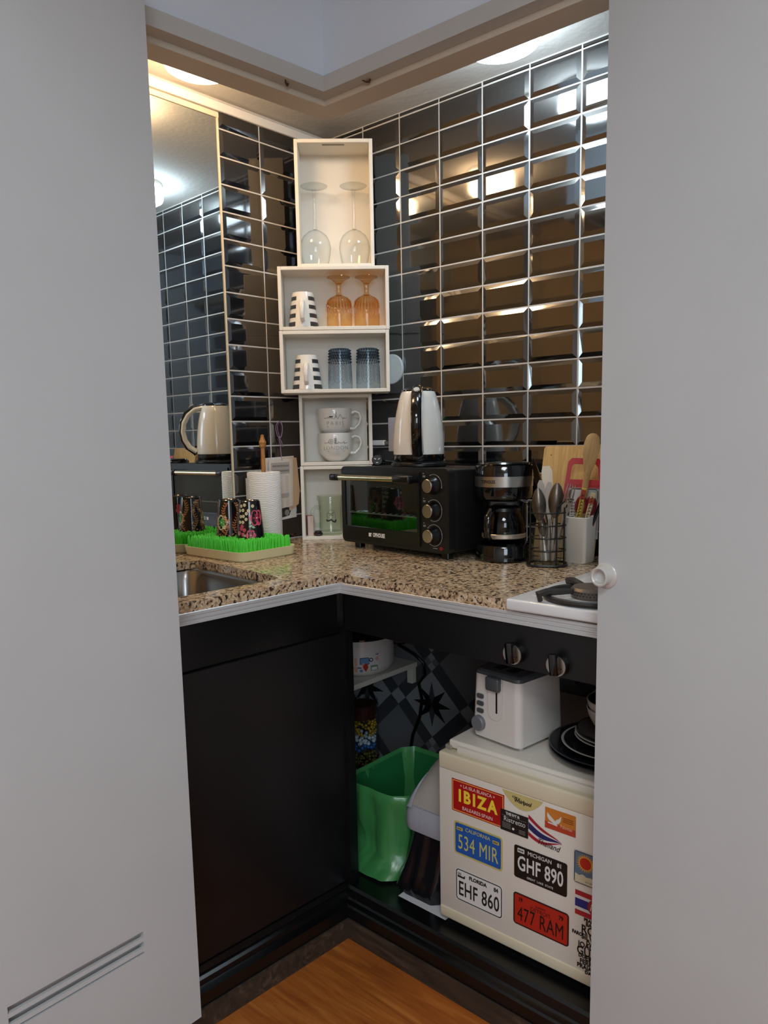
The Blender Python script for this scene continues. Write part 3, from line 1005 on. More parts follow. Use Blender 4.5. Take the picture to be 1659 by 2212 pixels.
# ------------------------------------------------------------------ things on the worktop: mirror side
rack = thing('drying_rack', 'cream tray of green plastic grass blades for drying cups', 'drying rack', (0, 0, CT))
b = NB()
x0, x1, y0, y1 = -0.008, 0.274, -0.652, -0.440
def lp(k, z, r): return [(x, y, z) for x, y in rrect(x0 + k, x1 - k, y0 + k, y1 - k, r, 7)]
loft(b, [lp(0.010, 0.008, 0.02), lp(0.004, 0.026, 0.028), lp(0.002, 0.0275, 0.03), lp(0.0, 0.027, 0.03), lp(0.003, 0.003, 0.03), lp(0.006, 0.0, 0.028)])
t_ = bmesh.new(); t_.faces.new([t_.verts.new(p) for p in lp(0.010, 0.008, 0.02)]); merge(b, t_)
fin('tray', b, mat('cream_plastic', 'd9cfa4', rough=0.35), rack)
b = NB()
rnd = random.Random(3)
nx, ny = 38, 29
for i in range(nx):
    for j in range(ny):
        px = x0 + 0.016 + (x1 - x0 - 0.032) * (i + 0.5 * (j % 2) * 0.9) / nx + rnd.uniform(-.0012, .0012)
        py = y0 + 0.016 + (y1 - y0 - 0.032) * j / (ny - 1) + rnd.uniform(-.0012, .0012)
        h = 0.055 + rnd.uniform(-.003, .003)
        lx, ly = rnd.uniform(-.004, .004), rnd.uniform(-.004, .004)
        t_ = bmesh.new()
        rows = []
        for z, r_, k in ((0.008, 0.0031, 0), (h * 0.6, 0.0029, 0.35), (h * 0.95, 0.0022, 0.85), (h, 0.0009, 1.0)):
            rows.append([t_.verts.new((px + lx * k + r_ * math.cos(a), py + ly * k + r_ * math.sin(a), z)) for a in (0.3, 1.87, 3.44, 5.01)])
        for a_, c_ in zip(rows, rows[1:]):
            for q in range(4):
                t_.faces.new((a_[q], a_[(q + 1) % 4], c_[(q + 1) % 4], c_[q]))
        t_.faces.new(rows[-1])
        merge(b, t_)
o = fin('grass_blades', b, mat('bright_green_plastic', '52d83a', rough=0.35, sub=0.0), rack, ang=80)
o['kind'] = 'stuff'

def painted_mug(pos, rz, lab, kind):
    t = thing('painted_mug', lab, 'mug', pos, rz, 'painted black mugs on the drying rack')
    R1 = lambda z: 0.0405 - 0.0100 * z / 0.104
    b = NB()
    lathe(b, [(R1(0) - 0.0025, 0.004), (R1(0) - 0.001, 0.0), (R1(0), 0.0012), (R1(0.05), 0.05), (R1(0.096), 0.096), (0.0300, 0.102), (0.028, 0.1035), (0.0265, 0.102), (0.0, 0.101)], 44, cap0=False)
    fin('body', b, mat('black_lacquer', '101015', rough=0.12, coat=0.4), t)
    b = NB()
    mats = [mat('cream_paint', 'e3dcb6', rough=0.3), mat('leaf_green_paint', '3fae4a', rough=0.3), mat('copper_paint', 'b9754a', rough=0.3), mat('pink_paint', 'd2546f', rough=0.3),
            mat('dark_pink_paint', 'a52f4d', rough=0.3), mat('pale_green_paint', 'a9c9a4', rough=0.3)]
    def flower(x, y, r, n, mi, mi2=None, ri=0.5):
        pts = []
        for i in range(n * 6):
            a = 2 * PI * i / (n * 6)
            q = r * (0.80 + 0.20 * abs(math.cos(a * n / 2)))
            pts.append((x + q * math.cos(a), y + q * math.sin(a)))
        poly(b, pts, 0.00035, None, mi)
        if mi2 is not None:
            pts = [(x + r * ri * (0.7 + 0.3 * math.cos(n * 2 * PI * i / 40)) * math.cos(2 * PI * i / 40), y + r * ri * (0.7 + 0.3 * math.cos(n * 2 * PI * i / 40)) * math.sin(2 * PI * i / 40)) for i in range(40)]
            poly(b, pts, 0.0006, None, mi2)
            poly(b, circle(x, y, r * 0.10, 8), 0.0008, None, 0)
    def leaf(x, y, a, l, w, mi):
        ca, sa = math.cos(a), math.sin(a)
        q = [(0, 0), (l * .35, w), (l * .7, w * .8), (l, 0), (l * .7, -w * .8), (l * .35, -w)]
        poly(b, [(x + u * ca - v * sa, y + u * sa + v * ca) for u, v in q], 0.0004, None, mi)
    rn = random.Random(5)
    if kind == 0:
        for cx in (-0.105, -0.005, 0.09):
            flower(cx, 0.042, 0.0215, 7, 0, 1, 0.60)
            for a in (0.3, -0.5, 3.4, 2.6, -1.4):
                leaf(cx + 0.018 * math.cos(a), 0.042 + 0.018 * math.sin(a), a, 0.010, 0.0035, 2)
            for sgn, xx in ((1, cx + 0.012), (-1, cx + 0.045), (1, cx - 0.022)):
                prev = None
                for k in range(13):
                    z = 0.012 + k * 0.0066
                    x = xx + 0.007 * math.sin(k * 0.55) * sgn
                    if prev:
                        stroke(b, [prev, (x, z)], 0.0008, 0.0003, None, 2)
                    prev = (x, z)
                    for s2 in (1, -1):
                        leaf(x, z, PI / 2 - s2 * 0.9, 0.0085, 0.0019, 2)
            for k in range(9):
                leaf(cx - 0.04 + k * 0.01, 0.008, 0.4 if k % 2 else -0.5, 0.009, 0.0018, 2)
            for z in (0.030, 0.066, 0.088):
                poly(b, circle(cx + 0.050, z, 0.0032, 10), 0.0006, None, 0); poly(b, circle(cx + 0.050, z, 0.0022, 10), 0.0008, None, 2)
    else:
        for base in (-0.115, 0.0, 0.115):
            for k, (x, y) in enumerate(((-0.016, 0.090), (-0.005, 0.093), (0.018, 0.090), (-0.021, 0.078), (-0.010, 0.079), (0.006, 0.078), (-0.018, 0.062), (-0.009, 0.063), (0.0, 0.070), (-0.021, 0.047), (-0.011, 0.047), (-0.001, 0.055))):
                poly(b, circle(base + x, y, 0.0044, 12), 0.0004, None, 0); poly(b, circle(base + x, y, 0.0013, 8), 0.0006, None, 2)
            flower(base + 0.030, 0.058, 0.023, 6, 3, 4, 0.55)
            flower(base + 0.012, 0.012, 0.0155, 6, 3, 4, 0.55)
            for x, y in ((-0.017, 0.030), (-0.007, 0.026), (-0.023, 0.018), (-0.011, 0.014), (-0.014, 0.036)):
                flower(base + x, y, 0.0058, 5, 3, 4, 0.4)
            for x, y, a in ((0.006, 0.034, 0.5), (0.014, 0.036, -0.4), (-0.002, 0.008, 2.4), (-0.026, 0.010, 1.8), (0.010, 0.040, 1.4)):
                leaf(base + x, y, a, 0.012, 0.003, 5)
    # keep the drawing between the rim and the base and bend it round
    for v in b.verts:
        v.co.y = min(max(v.co.y, 0.002), 0.097)
    wrap(b, 0, taper=lambda y: R1(y) + 0.0002)
    fin('painting', b, mats, t, smooth=False)
    t.scale = (1, 1, 1.06)
    return t
painted_mug((0.090, -0.545, CT + 0.050), R(22), 'upside-down black mug with a cream and green flower and copper leaves', 0)
painted_mug((0.178, -0.540, CT + 0.050), R(35), 'upside-down black mug with cream dots and pink flowers', 1)

roll = thing('paper_towel_roll', 'white embossed paper towel roll on a wooden stand', 'paper towel', (0.062, -0.384, CT), R(42))
b = NB()
lathe(b, [(0.020, 0.012), (0.0505, 0.012), (0.052, 0.016), (0.052, 0.228), (0.0505, 0.232), (0.021, 0.232), (0.020, 0.228)], 60, cap0=False, cap1=False)
m_ = mat('embossed_paper', 'e9e6e3', rough=0.9)
nt = m_.node_tree
tc = nt.nodes.new('ShaderNodeTexCoord'); wv = nt.nodes.new('ShaderNodeTexWave'); wv.wave_type = 'RINGS'; wv.inputs['Scale'].default_value = 60; wv.inputs['Distortion'].default_value = 6
bp = nt.nodes.new('ShaderNodeBump'); bp.inputs['Strength'].default_value = 0.5; bp.inputs['Distance'].default_value = 0.001
nt.links.new(tc.outputs['Object'], wv.inputs['Vector']); nt.links.new(wv.outputs['Fac'], bp.inputs['Height']); nt.links.new(bp.outputs['Normal'], nt.nodes['Principled BSDF'].inputs['Normal'])
fin('paper', b, m_, roll)
b = NB()
for i in range(2):
    pts = [(0.0524 + 0.0012 * i) * 1.0]
sh = []
for i in range(9):
    a = PI * (0.98 + 0.04 * i) if i < 6 else PI * 1.18
    q = 0.0526 + max(0, (3 - i)) * 0.0018
    sh.append((q * math.cos(a), q * math.sin(a)))
t_ = bmesh.new(); L = [[t_.verts.new((x, y, z)) for z in (0.014, 0.214)] for x, y in sh[:7]]
for p, q in zip(L, L[1:]):
    t_.faces.new((p[0], q[0], q[1], p[1]))
merge(b, t_)
fin('loose_sheet', b, m_, roll)
WOODL = wood('turned_light_wood', ('8f5a26', 'b27a3c', 'c99a5c'), scale=20, stretch=(6, 6, 1), rough=0.45)
b = NB()
lathe(b, [(0.0, 0.0), (0.053, 0.0), (0.053, 0.009), (0.050, 0.011), (0.0, 0.011)], 40)
lathe(b, [(0.0065, 0.010), (0.0065, 0.306), (0.011, 0.311), (0.0105, 0.319), (0.012, 0.322), (0.0085, 0.330), (0.0055, 0.340), (0.0055, 0.345), (0.0, 0.348)], 20)
fin('stand', b, WOODL, roll)

# leaflets hung on the tiles by a purple cord
PAPER = mat('leaflet_paper', 'd6cbbf', rough=0.85, noise=0.03, nscale=30); PAPERW = mat('white_leaflet', 'dedad6', rough=0.85)
PRINT = mat('grey_print', '6d6864', rough=0.8); PRINTL = mat('pale_grey_print', 'aaa39c', rough=0.8); TAN = mat('tan_leaflet', 'cdb190', rough=0.85)
MLT = Matrix(((-S_ / _nl, 0, 1 / _nl, 0), (1 / _nl, 0, S_ / _nl, 0), (0, 1, 0, 0), (0, 0, 0, 1)))     # (towards the corner, up, out of the wall)
leaf_ = thing('hanging_leaflets', 'takeaway leaflets hung on the black tiles by a purple cord', 'leaflet', (0, 0, 0))
b = NB(); poly(b, [(-0.335, 1.212), (-0.205, 1.216), (-0.200, 1.03), (-0.330, 1.02)], 0.002, MLT @ T(0, 0, 0.010)); fin('back_leaflet', b, PAPERW, leaf_, smooth=False)
b = NB(); poly(b, [(-0.295, 1.005), (-0.203, 1.012), (-0.206, 1.085), (-0.29, 1.08)], 0.002, MLT @ T(0, 0, 0.0125))
poly(b, [(-0.285, 1.012), (-0.255, 1.060), (-0.215, 1.062), (-0.235, 1.02)], 0.0004, MLT @ T(0, 0, 0.0146), 1)
poly(b, circle(-0.245, 1.03, 0.010, 12), 0.0004, MLT @ T(0, 0, 0.0150), 2)
fin('photo_leaflet', b, [PAPERW, mat('dark_photo_print', '3a3634', rough=0.6), mat('mid_photo_print', '8d857e', rough=0.6)], leaf_, smooth=False)
b = NB(); poly(b, [(-0.255, 1.212), (-0.198, 1.210), (-0.188, 1.10), (-0.195, 1.055), (-0.235, 1.035)], 0.002, MLT @ T(0, 0, 0.016)); fin('tan_leaflet', b, TAN, leaf_, smooth=False)
b = NB()
poly(b, [(-0.318, 1.208), (-0.216, 1.209), (-0.222, 1.052), (-0.316, 1.040)], 0.0015, MLT @ T(0, 0, 0.0195))
poly(b, [(-0.310, 1.196), (-0.232, 1.197), (-0.233, 1.160), (-0.310, 1.158)], 0.0003, MLT @ T(0, 0, 0.0211), 1)
rn = random.Random(2)
for k in range(20):
    z = 1.150 - k * 0.0053
    if 11 <= k <= 13:
        continue
    poly(b, [(-0.308, z), (-0.272 + rn.uniform(-.004, .006), z), (-0.272, z - 0.0016), (-0.308, z - 0.0016)], 0.0003, MLT @ T(0, 0, 0.0211), 1)
    poly(b, [(-0.252, z), (-0.238, z), (-0.238, z - 0.0016), (-0.252, z - 0.0016)], 0.0003, MLT @ T(0, 0, 0.0211), 1)
poly(b, [(-0.308, 1.094), (-0.238, 1.095), (-0.238, 1.080), (-0.308, 1.079)], 0.0003, MLT @ T(0, 0, 0.0211), 1)
for k in range(2):
    for q in range(12):
        x = -0.304 + q * 0.0058
        poly(b, [(x, 1.188 - k * 0.016), (x + 0.004, 1.188 - k * 0.016), (x + 0.003, 1.182 - k * 0.016), (x, 1.182 - k * 0.016)], 0.0003, MLT @ T(0, 0, 0.0214), 2)
fin('price_list', b, [PAPER, PRINTL, PRINT], leaf_, smooth=False)
b = NB()
for dx, w in ((0.0, 0.014), (0.004, 0.010)):
    pts = []
    for i in range(28):
        a = 2 * PI * i / 28
        pts.append(MLT @ Vector((-0.263 + dx + w * math.sin(a) * (0.75 + 0.25 * math.cos(a)), 1.301 + 0.026 * math.cos(a) + dx * 0.5, 0.012 + 0.003 * math.sin(a))))
    tube(b, pts, 0.0012, 6, closed=True)
tube(b, [MLT @ Vector(p) for p in ((-0.266, 1.276, 0.013), (-0.262, 1.255, 0.014), (-0.264, 1.225, 0.018), (-0.264, 1.203, 0.0225))], 0.0013, 6)
tube(b, [MLT @ Vector(p) for p in ((-0.266, 1.278, 0.014), (-0.258, 1.262, 0.016), (-0.252, 1.246, 0.014))], 0.0014, 6)
lathe(b, [(0.0, -0.004), (0.0035, -0.002), (0.0035, 0.002), (0.0, 0.004)], 10, M=Matrix.Translation(MLT @ Vector((-0.265, 1.277, 0.014))))
fin('cord', b, mat('purple_cord', '8d7699', rough=0.8), leaf_)

# ------------------------------------------------------------------ toaster oven
OA = math.atan2(-0.310 + 0.263, 0.718 - 0.280)
oven = thing('toaster_oven', 'black toaster oven with a glass door and three silver-capped dials', 'oven', (0.280, -0.263, CT), OA)
OWD, OH0, OH1, OD = 0.440, 0.018, 0.247, 0.235
b = NB()
box(b, 0.004, OWD - 0.004, 0.022, OD, OH0 + 0.002, OH1 - 0.003, bev=0.006, seg=3)
fin('casing', b, BLACKM, oven)
b = NB()
out = rrect(0, OWD, OH0, OH1, 0.016, 6); inn = rrect(0.014, 0.332, OH0 + 0.040, OH1 - 0.016, 0.004, 6)
frame2d(b, out, inn, 0.024, T(0, 0.024, 0) @ FRONT)
frame2d(b, rrect(0.004, OWD - 0.004, OH0 + 0.004, OH1 - 0.004, 0.013, 6), rrect(0.007, OWD - 0.007, OH0 + 0.007, OH1 - 0.007, 0.011, 6), 0.0012, T(0, 0.0005, 0) @ FRONT)
fin('front_frame', b, BLACKM, oven)
CAVB = mat('oven_cavity', '4a4a48', rough=0.45, metal=0.5)
b = NB()
box(b, 0.014, 0.332, 0.10, 0.104, OH0 + 0.03, OH1 - 0.02); box(b, 0.014, 0.332, 0.02, 0.10, OH0 + 0.028, OH0 + 0.032)
box(b, 0.012, 0.016, 0.02, 0.10, OH0 + 0.03, OH1 - 0.02); box(b, 0.330, 0.334, 0.02, 0.10, OH0 + 0.03, OH1 - 0.02)
fin('cavity', b, CAVB, oven, smooth=False)
b = NB()
tube(b, [(0.018, 0.014, 0.108), (0.328, 0.014, 0.108)], 0.0021, 8)
for i in range(13):
    x = 0.030 + i * 0.024
    tube(b, [(x, 0.012, 0.108), (x, 0.013, 0.1115), (x, 0.098, 0.1105)], 0.0014, 6)
fin('wire_rack', b, mat('bright_rack_wire', 'e6e4de', rough=0.35, metal=0.3), oven)
door = None
b = NB()
frame2d(b, rrect(0.010, 0.336, OH0 + 0.012, OH1 - 0.012, 0.003, 3), rrect(0.022, 0.326, OH0 + 0.050, OH1 - 0.030, 0.002, 3), 0.008, T(0, 0.003, 0) @ FRONT)
door = fin('door', b, BLACK, oven, smooth=False)
b = NB(); box(b, 0.020, 0.328, -0.002, 0.0015, OH0 + 0.048, OH1 - 0.028)
gm = bpy.data.materials.new('dark_oven_glass'); gm.use_nodes = True
nt = gm.node_tree; nt.nodes.clear()
o_ = nt.nodes.new('ShaderNodeOutputMaterial'); tr = nt.nodes.new('ShaderNodeBsdfTransparent'); tr.inputs[0].default_value = (0.62, 0.66, 0.62, 1)
gl = nt.nodes.new('ShaderNodeBsdfGlossy'); gl.inputs['Roughness'].default_value = 0.02; mx = nt.nodes.new('ShaderNodeMixShader'); mx.inputs[0].default_value = 0.10
nt.links.new(tr.outputs[0], mx.inputs[1]); nt.links.new(gl.outputs[0], mx.inputs[2]); nt.links.new(mx.outputs[0], o_.inputs[0])
fin('window', b, gm, door, smooth=False)
b = NB()
for xa, xb_ in ((0.0, 0.034), (0.262, 0.330)):
    pts = [(xa, -0.034, 0.0), (xb_, -0.034, 0.0)]
box(b, -0.006, 0.030, -0.046, -0.018, 0.206, 0.226, bev=0.006, seg=3); box(b, 0.002, 0.030, -0.022, 0.001, 0.208, 0.224, bev=0.004, seg=2)
fin('handle_bracket', b, BLACK, door); b = NB()
box(b, 0.268, 0.334, -0.046, -0.018, 0.204, 0.228, bev=0.007, seg=3); box(b, 0.288, 0.334, -0.028, 0.001, 0.206, 0.226, bev=0.005, seg=2)
fin('handle_bracket', b, BLACK, door)
b = NB(); tube(b, [(0.020, -0.033, 0.216), (0.280, -0.033, 0.216)], 0.0085, 16)
fin('handle_bar', b, mat('champagne_steel', 'c3b699', rough=0.25, metal=1.0), door)
b = NB()
M0 = T(0.160, -0.0052, OH0 + 0.030) @ FRONT
text(b, 'OPHOUSE', 0.0165, M0 @ T(0.010, 0, 0), sx=0.66, sp=1.05, d=0.0003, off=0.0006)
poly(b, rrect(-0.0335, -0.0265, -0.0055, 0.0055, 0.001, 2), 0.0004, M0); poly(b, [(-0.026, 0.0055), (-0.0205, 0.0055), (-0.0205, 0.003), (-0.026, 0.003)], 0.0004, M0); poly(b, [(-0.0258, 0.004), (-0.0228, 0.004), (-0.0228, -0.0055), (-0.0258, -0.0055)], 0.0004, M0)
fin('lettering', b, WHITEI, door, smooth=False)
for i, zc_ in enumerate((0.201, 0.1335, 0.066)):
    b = NB()
    lathe(b, [(0.0, 0.0), (0.0245, 0.0), (0.0235, 0.006), (0.020, 0.010), (0.0185, 0.024), (0.0, 0.024)], 36, M=T(0.386, 0.0, zc_, rx=PI / 2))
    k_ = fin('dial', b, BLACK, oven)
    b = NB(); lathe(b, [(0.0, 0.0), (0.0178, 0.0), (0.0178, 0.0032), (0.0165, 0.0042), (0.0, 0.0046)], 36, M=T(0.386, -0.0240, zc_, rx=PI / 2))
    fin('dial_cap', b, STEEL, k_)
for i, zc_ in enumerate((0.201, 0.1335, 0.066)):
    b = NB()
    a0, a1 = ((-10, 115), (-110, 130), (-120, 140))[i]
    pts = [(0.386 + 0.0295 * math.cos(R(a0 + (a1 - a0) * k / 24)), zc_ + 0.0295 * math.sin(R(a0 + (a1 - a0) * k / 24))) for k in range(25)]
    stroke(b, pts, 0.0011, 0.0003, T(0, -0.0001, 0) @ FRONT)
    for k in (0, 12, 24):
        poly(b, circle(pts[k][0], pts[k][1], 0.0016, 8), 0.0004, T(0, -0.0001, 0) @ FRONT)
    for dz, ww in ((0.006, 0.005), (0.0, 0.009), (-0.003, 0.009)):
        poly(b, [(0.346, zc_ + 0.026 + dz), (0.346 + ww, zc_ + 0.026 + dz), (0.346 + ww, zc_ + 0.0245 + dz), (0.346, zc_ + 0.0245 + dz)], 0.0004, T(0, -0.0001, 0) @ FRONT)
    fin('dial_marking', b, mat('grey_ink', 'a9a7a2', rough=0.6), oven, smooth=False)
b = NB(); poly(b, [(0.382, 0.0315), (0.398, 0.0315), (0.398, 0.0300), (0.382, 0.0300)], 0.0004, T(0, -0.0001, 0) @ FRONT); fin('indicator_caption', b, mat('grey_ink', ''), oven, smooth=False)
b = NB(); lathe(b, [(0.0, 0.0), (0.0055, 0.0), (0.005, 0.002), (0.0, 0.0025)], 20, M=T(0.412, 0.0, 0.032, rx=PI / 2))
fin('indicator', b, mat('red_indicator', '8f1f1f', rough=0.3), oven)
for x, y in ((0.045, 0.03), (OWD - 0.035, 0.03), (0.045, OD - 0.03), (OWD - 0.035, OD - 0.03)):
    b = NB(); box(b, x - 0.013, x + 0.013, y - 0.010, y + 0.012, 0, OH0 + 0.004, bev=0.002, seg=1)
    fin('foot', b, BLACK, oven)
OT = CT + OH1 - 0.003

# ------------------------------------------------------------------ kettle on the oven
KA = math.atan2(-0.81, 0.575)
ket = thing('kettle', 'white electric kettle with a black spine, standing on the toaster oven', 'kettle', (0.505, -0.165, OT), KA)
b = NB()
lathe(b, [(0.0, 0.0), (0.078, 0.0), (0.082, 0.004), (0.082, 0.010), (0.074, 0.016), (0.064, 0.020), (0.0, 0.020)], 44)
kb = fin('power_base', b, BLACK, ket)
b = NB()
lathe(b, [(0.0, 0.018), (0.072, 0.018), (0.0735, 0.022), (0.0735, 0.036), (0.0, 0.037)], 44)
fin('collar', b, GLOSSB, ket)
b = NB()
prof = [(0.0745, 0.037), (0.0748, 0.055), (0.0735, 0.09), (0.070, 0.125), (0.0645, 0.16), (0.0575, 0.19), (0.050, 0.213), (0.046, 0.219)]
lathe(b, prof, 52, cap0=False)
fin('body', b, mat('white_kettle_plastic', 'e3ded6', rough=0.18, coat=0.3), ket)
b = NB()
lathe(b, [(0.0475, 0.214), (0.0475, 0.221), (0.040, 0.226), (0.020, 0.230), (0.0, 0.231)], 40)
fin('lid', b, GLOSSB, ket)
hs = [(0.040, 0.213), (0.075, 0.206), (0.102, 0.184), (0.119, 0.154), (0.124, 0.122), (0.118, 0.090), (0.102, 0.062), (0.076, 0.044)]
b = NB(); tube(b, [(x, 0, z) for x, z in hs], [0.011] * 8, 14, flat=1.65, up=(0, 1, 0))
for v in b.verts:
    v.co.y *= 1.0
fin('handle', b, mat('white_kettle_plastic', ''), ket)
b = NB(); tube(b, [(x + 0.008, 0, z + (0.005 if z > 0.15 else 0)) for x, z in [(0.02, 0.222)] + hs + [(0.070, 0.036)]], 0.0085, 14, flat=1.75, up=(0, 1, 0))
fin('spine', b, GLOSSB, ket)
b = NB(); lathe(b, [(0.0, 0.0), (0.0085, 0.0), (0.0080, 0.003), (0.0, 0.004)], 24, M=T(0.0875, 0, 0.2175, ry=R(32)), sx=1.3)
fin('lid_button', b, mat('pale_grey_button', 'c2bfba', rough=0.3), ket)
b = NB()
loft(b, [[(-0.040, s * 0.5 * 0.030 * k, 0.200 + (0.016 if s > 0 else -0.0) ) for s, k in ((-1, 1), (1, 1), (1, -1), (-1, -1))], [(-0.066, s * 0.5 * 0.02 * k, 0.206 + (0.010 if s > 0 else -0.004)) for s, k in ((-1, 1), (1, 1), (1, -1), (-1, -1))]])
fin('spout', b, mat('white_kettle_plastic', ''), ket)

plug = thing('power_plug', 'round black mains plug with its pins showing, lying on the toaster oven', 'plug', (0.322, -0.143, OT + 0.0175), R(-52) + PI / 2)
b = NB()
lathe(b, [(0.0, 0.0), (0.0150, 0.0), (0.0172, 0.003), (0.0172, 0.012), (0.013, 0.018), (0.007, 0.038), (0.0045, 0.05), (0.0, 0.05)], 30, M=T(0, 0, 0, rx=-PI / 2))
fin('plug_body', b, BLACK, plug)
for x, z, a in ((-0.006, 0.004, 30), (0.006, 0.004, -30), (0.0, -0.0075, 0)):
    b = NB(); box(b, -0.003, 0.003, -0.015, 0.0, -0.0009, 0.0009, M=T(x, 0, z, ry=R(a + (90 if a == 0 else 0) + (0 if a else 90))))
    fin('pin', b, mat('pin_metal', 'd9d5cc', rough=0.3, metal=0.8), plug, smooth=False)
b = NB(); tube(b, [(0, 0.048, 0), (0.02, 0.075, -0.006), (0.06, 0.085, -0.011), (0.10, 0.06, -0.012), (0.13, 0.03, -0.012)], 0.0035, 8)
fin('lead', b, BLACK, plug)

t = thing('wall_socket', 'white mains socket plate on the tiles behind the kettle', 'socket', (0, 0, 0))
b = NB(); box(b, 0.268, 0.352, -0.026, -0.0035, 1.225, 1.335, bev=0.003, seg=2)
fin('plate', b, mat('lilac_white_plastic', 'c6c4cf', rough=0.4), t)
t = thing('usb_charger', 'slim white USB stick plugged in beside the kettle', 'charger', (0, 0, 0))
b = NB(); box(b, 0.200, 0.252, -0.030, -0.016, 1.245, 1.262, bev=0.002, seg=1)
fin('charger_body', b, WHITEP, t)
b = NB(); box(b, 0.252, 0.2675, -0.027, -0.019, 1.248, 1.259)
fin('usb_tip', b, STEEL, t, smooth=False)
b = NB(); lathe(b, [(0.0, 0.0), (0.0475, 0.0), (0.0475, 0.006), (0.0455, 0.008), (0.0, 0.009)], 44, M=T(0.274, -0.004, 1.490, rx=PI / 2))
tag(fin('cover_disc', b, mat('pale_grey_plastic', 'c9cfd0', rough=0.4)), 'round white cover disc on the black tiles beside the wide boxes', 'cover disc')

# ------------------------------------------------------------------ coffee maker
cof = thing('coffee_maker', 'black drip coffee maker with a steel band and glass jug', 'coffee maker', (0.812, -0.190, CT), R(-58) + PI / 2)
b = NB()
lathe(b, [(0.0, 0.0), (0.074, 0.0), (0.077, 0.004), (0.077, 0.038), (0.074, 0.044), (0.056, 0.046), (0.0, 0.046)], 48)
fin('base', b, GLOSSB, cof)
b = NB()
box(b, -0.046, 0.060, 0.030, 0.070, 0.0, 0.250, bev=0.014, seg=4)
fin('water_tank', b, GLOSSB, cof)
b = NB()
lathe(b, [(0.0, 0.160), (0.062, 0.160), (0.072, 0.166), (0.0755, 0.175), (0.0765, 0.250), (0.074, 0.254), (0.0, 0.256)], 48)
fin('brew_head', b, GLOSSB, cof)
b = NB()
lathe(b, [(0.0, 0.254), (0.068, 0.254), (0.070, 0.257), (0.066, 0.261), (0.0, 0.263)], 48)
fin('lid', b, GLOSSB, cof)
b = NB()
tt = bmesh.new(); L = []
for i in range(49):
    a = R(-168) + R(336) * i / 48
    L.append([tt.verts.new(((0.0768) * math.sin(a), -0.0768 * math.cos(a), z)) for z in (0.198, 0.225)])
for p, q in zip(L, L[1:]):
    tt.faces.new((p[0], q[0], q[1], p[1]))
merge(b, tt)
fin('steel_band', b, STEEL, cof)
b = NB(); text(b, 'TOPHOUSE', 0.0120, T(0, 0.0, 0), d=0.0002, sx=0.68, sp=1.05, off=0.0003)
wrap(b, 0.077, z0=0.2115, rz=R(-33))
fin('lettering', b, INK, cof, smooth=False)
b = NB()
lathe(b, [(0.0, 0.049), (0.045, 0.047), (0.052, 0.055), (0.0565, 0.075), (0.055, 0.10), (0.047, 0.125), (0.041, 0.135)], 44, cap0=False, cap1=False)
DG = glass('dark_jug_glass', '7d7c7a', '33312f', ior=1.6)
jug = fin('jug', b, DG, cof)
b = NB(); lathe(b, [(0.0, 0.146), (0.030, 0.146), (0.042, 0.140), (0.045, 0.132), (0.043, 0.128), (0.0, 0.128)], 40)
fin('jug_lid', b, BLACK, jug)
b = NB(); lathe(b, [(0.0575, 0.060), (0.0590, 0.062), (0.0590, 0.071), (0.0575, 0.073)], 44, cap0=False, cap1=False)
fin('jug_band', b, mat('satin_band', 'c9bfae', rough=0.35, metal=0.7), jug)
b = NB()
ja = R(-122)
tube(b, [(r_ * math.cos(ja), r_ * math.sin(ja), z_) for r_, z_ in ((0.040, 0.138), (0.066, 0.136), (0.080, 0.122), (0.084, 0.095), (0.080, 0.070), (0.068, 0.060))], [0.009, 0.011, 0.011, 0.010, 0.010, 0.008], 12, flat=0.7)
fin('jug_handle', b, GLOSSB, jug)
# ------------------------------------------------------------------ cutlery basket
BC = Vector((0.955, -0.214, CT))
VA = R(-61) + PI / 2                              # turns a thing's -y side towards the room
bas = thing('wire_basket', 'black wire cutlery basket with ring bands on the granite', 'basket', BC, VA)
WIRE = mat('black_wire', '151414', rough=0.35)
b = NB()
def dring(r, z, w):
    pts = []
    for i in range(36):
        a = 2 * PI * i / 36
        pts.append((r * math.cos(a), r * 0.80 * math.sin(a), z))
    tube(b, pts, w, 8, closed=True)
for z in (0.040, 0.072, 0.104, 0.136):
    dring(0.0465, z, 0.0019)
fin('ring', b, WIRE, bas)
b = NB()
for a in (205, 335, 25, 155, 300):
    x, y = 0.0465 * math.cos(R(a)), 0.0372 * math.sin(R(a))
    top = 0.150 if a != 205 else 0.166
    tube(b, [(x, y, 0.003), (x, y, top)], 0.0021, 8)
tube(b, [(-0.046, -0.017, 0.150), (-0.050, -0.017, 0.160), (-0.066, -0.005, 0.166), (-0.066, 0.03, 0.166), (-0.045, 0.03, 0.160)], 0.0017, 8)
tube(b, [(0.046, -0.017, 0.150), (0.048, -0.010, 0.156), (0.064, 0.02, 0.166), (0.058, 0.035, 0.166), (0.02, 0.035, 0.164), (-0.045, 0.03, 0.160)], 0.0017, 8)
tube(b, [(0.025, -0.035, 0.136), (0.025, -0.035, 0.153), (0.042, -0.012, 0.164)], 0.0019, 8)
fin('upright', b, WIRE, bas)
b = NB()
tube(b, [(x, y, 0.004) for x, y in rrect(-0.049, 0.049, -0.041, 0.041, 0.03, 6)], 0.0032, 8, closed=True)
for x in (-0.03, -0.01, 0.01, 0.03):
    tube(b, [(x, -0.039, 0.004), (x, 0.039, 0.004)], 0.0015, 6)
fin('floor_grid', b, WIRE, bas)
t = thing('cutlery_cup', 'clear plastic cup inside the black wire basket, holding the cutlery', 'cup', BC + Vector((0, 0, 0.006)), VA)
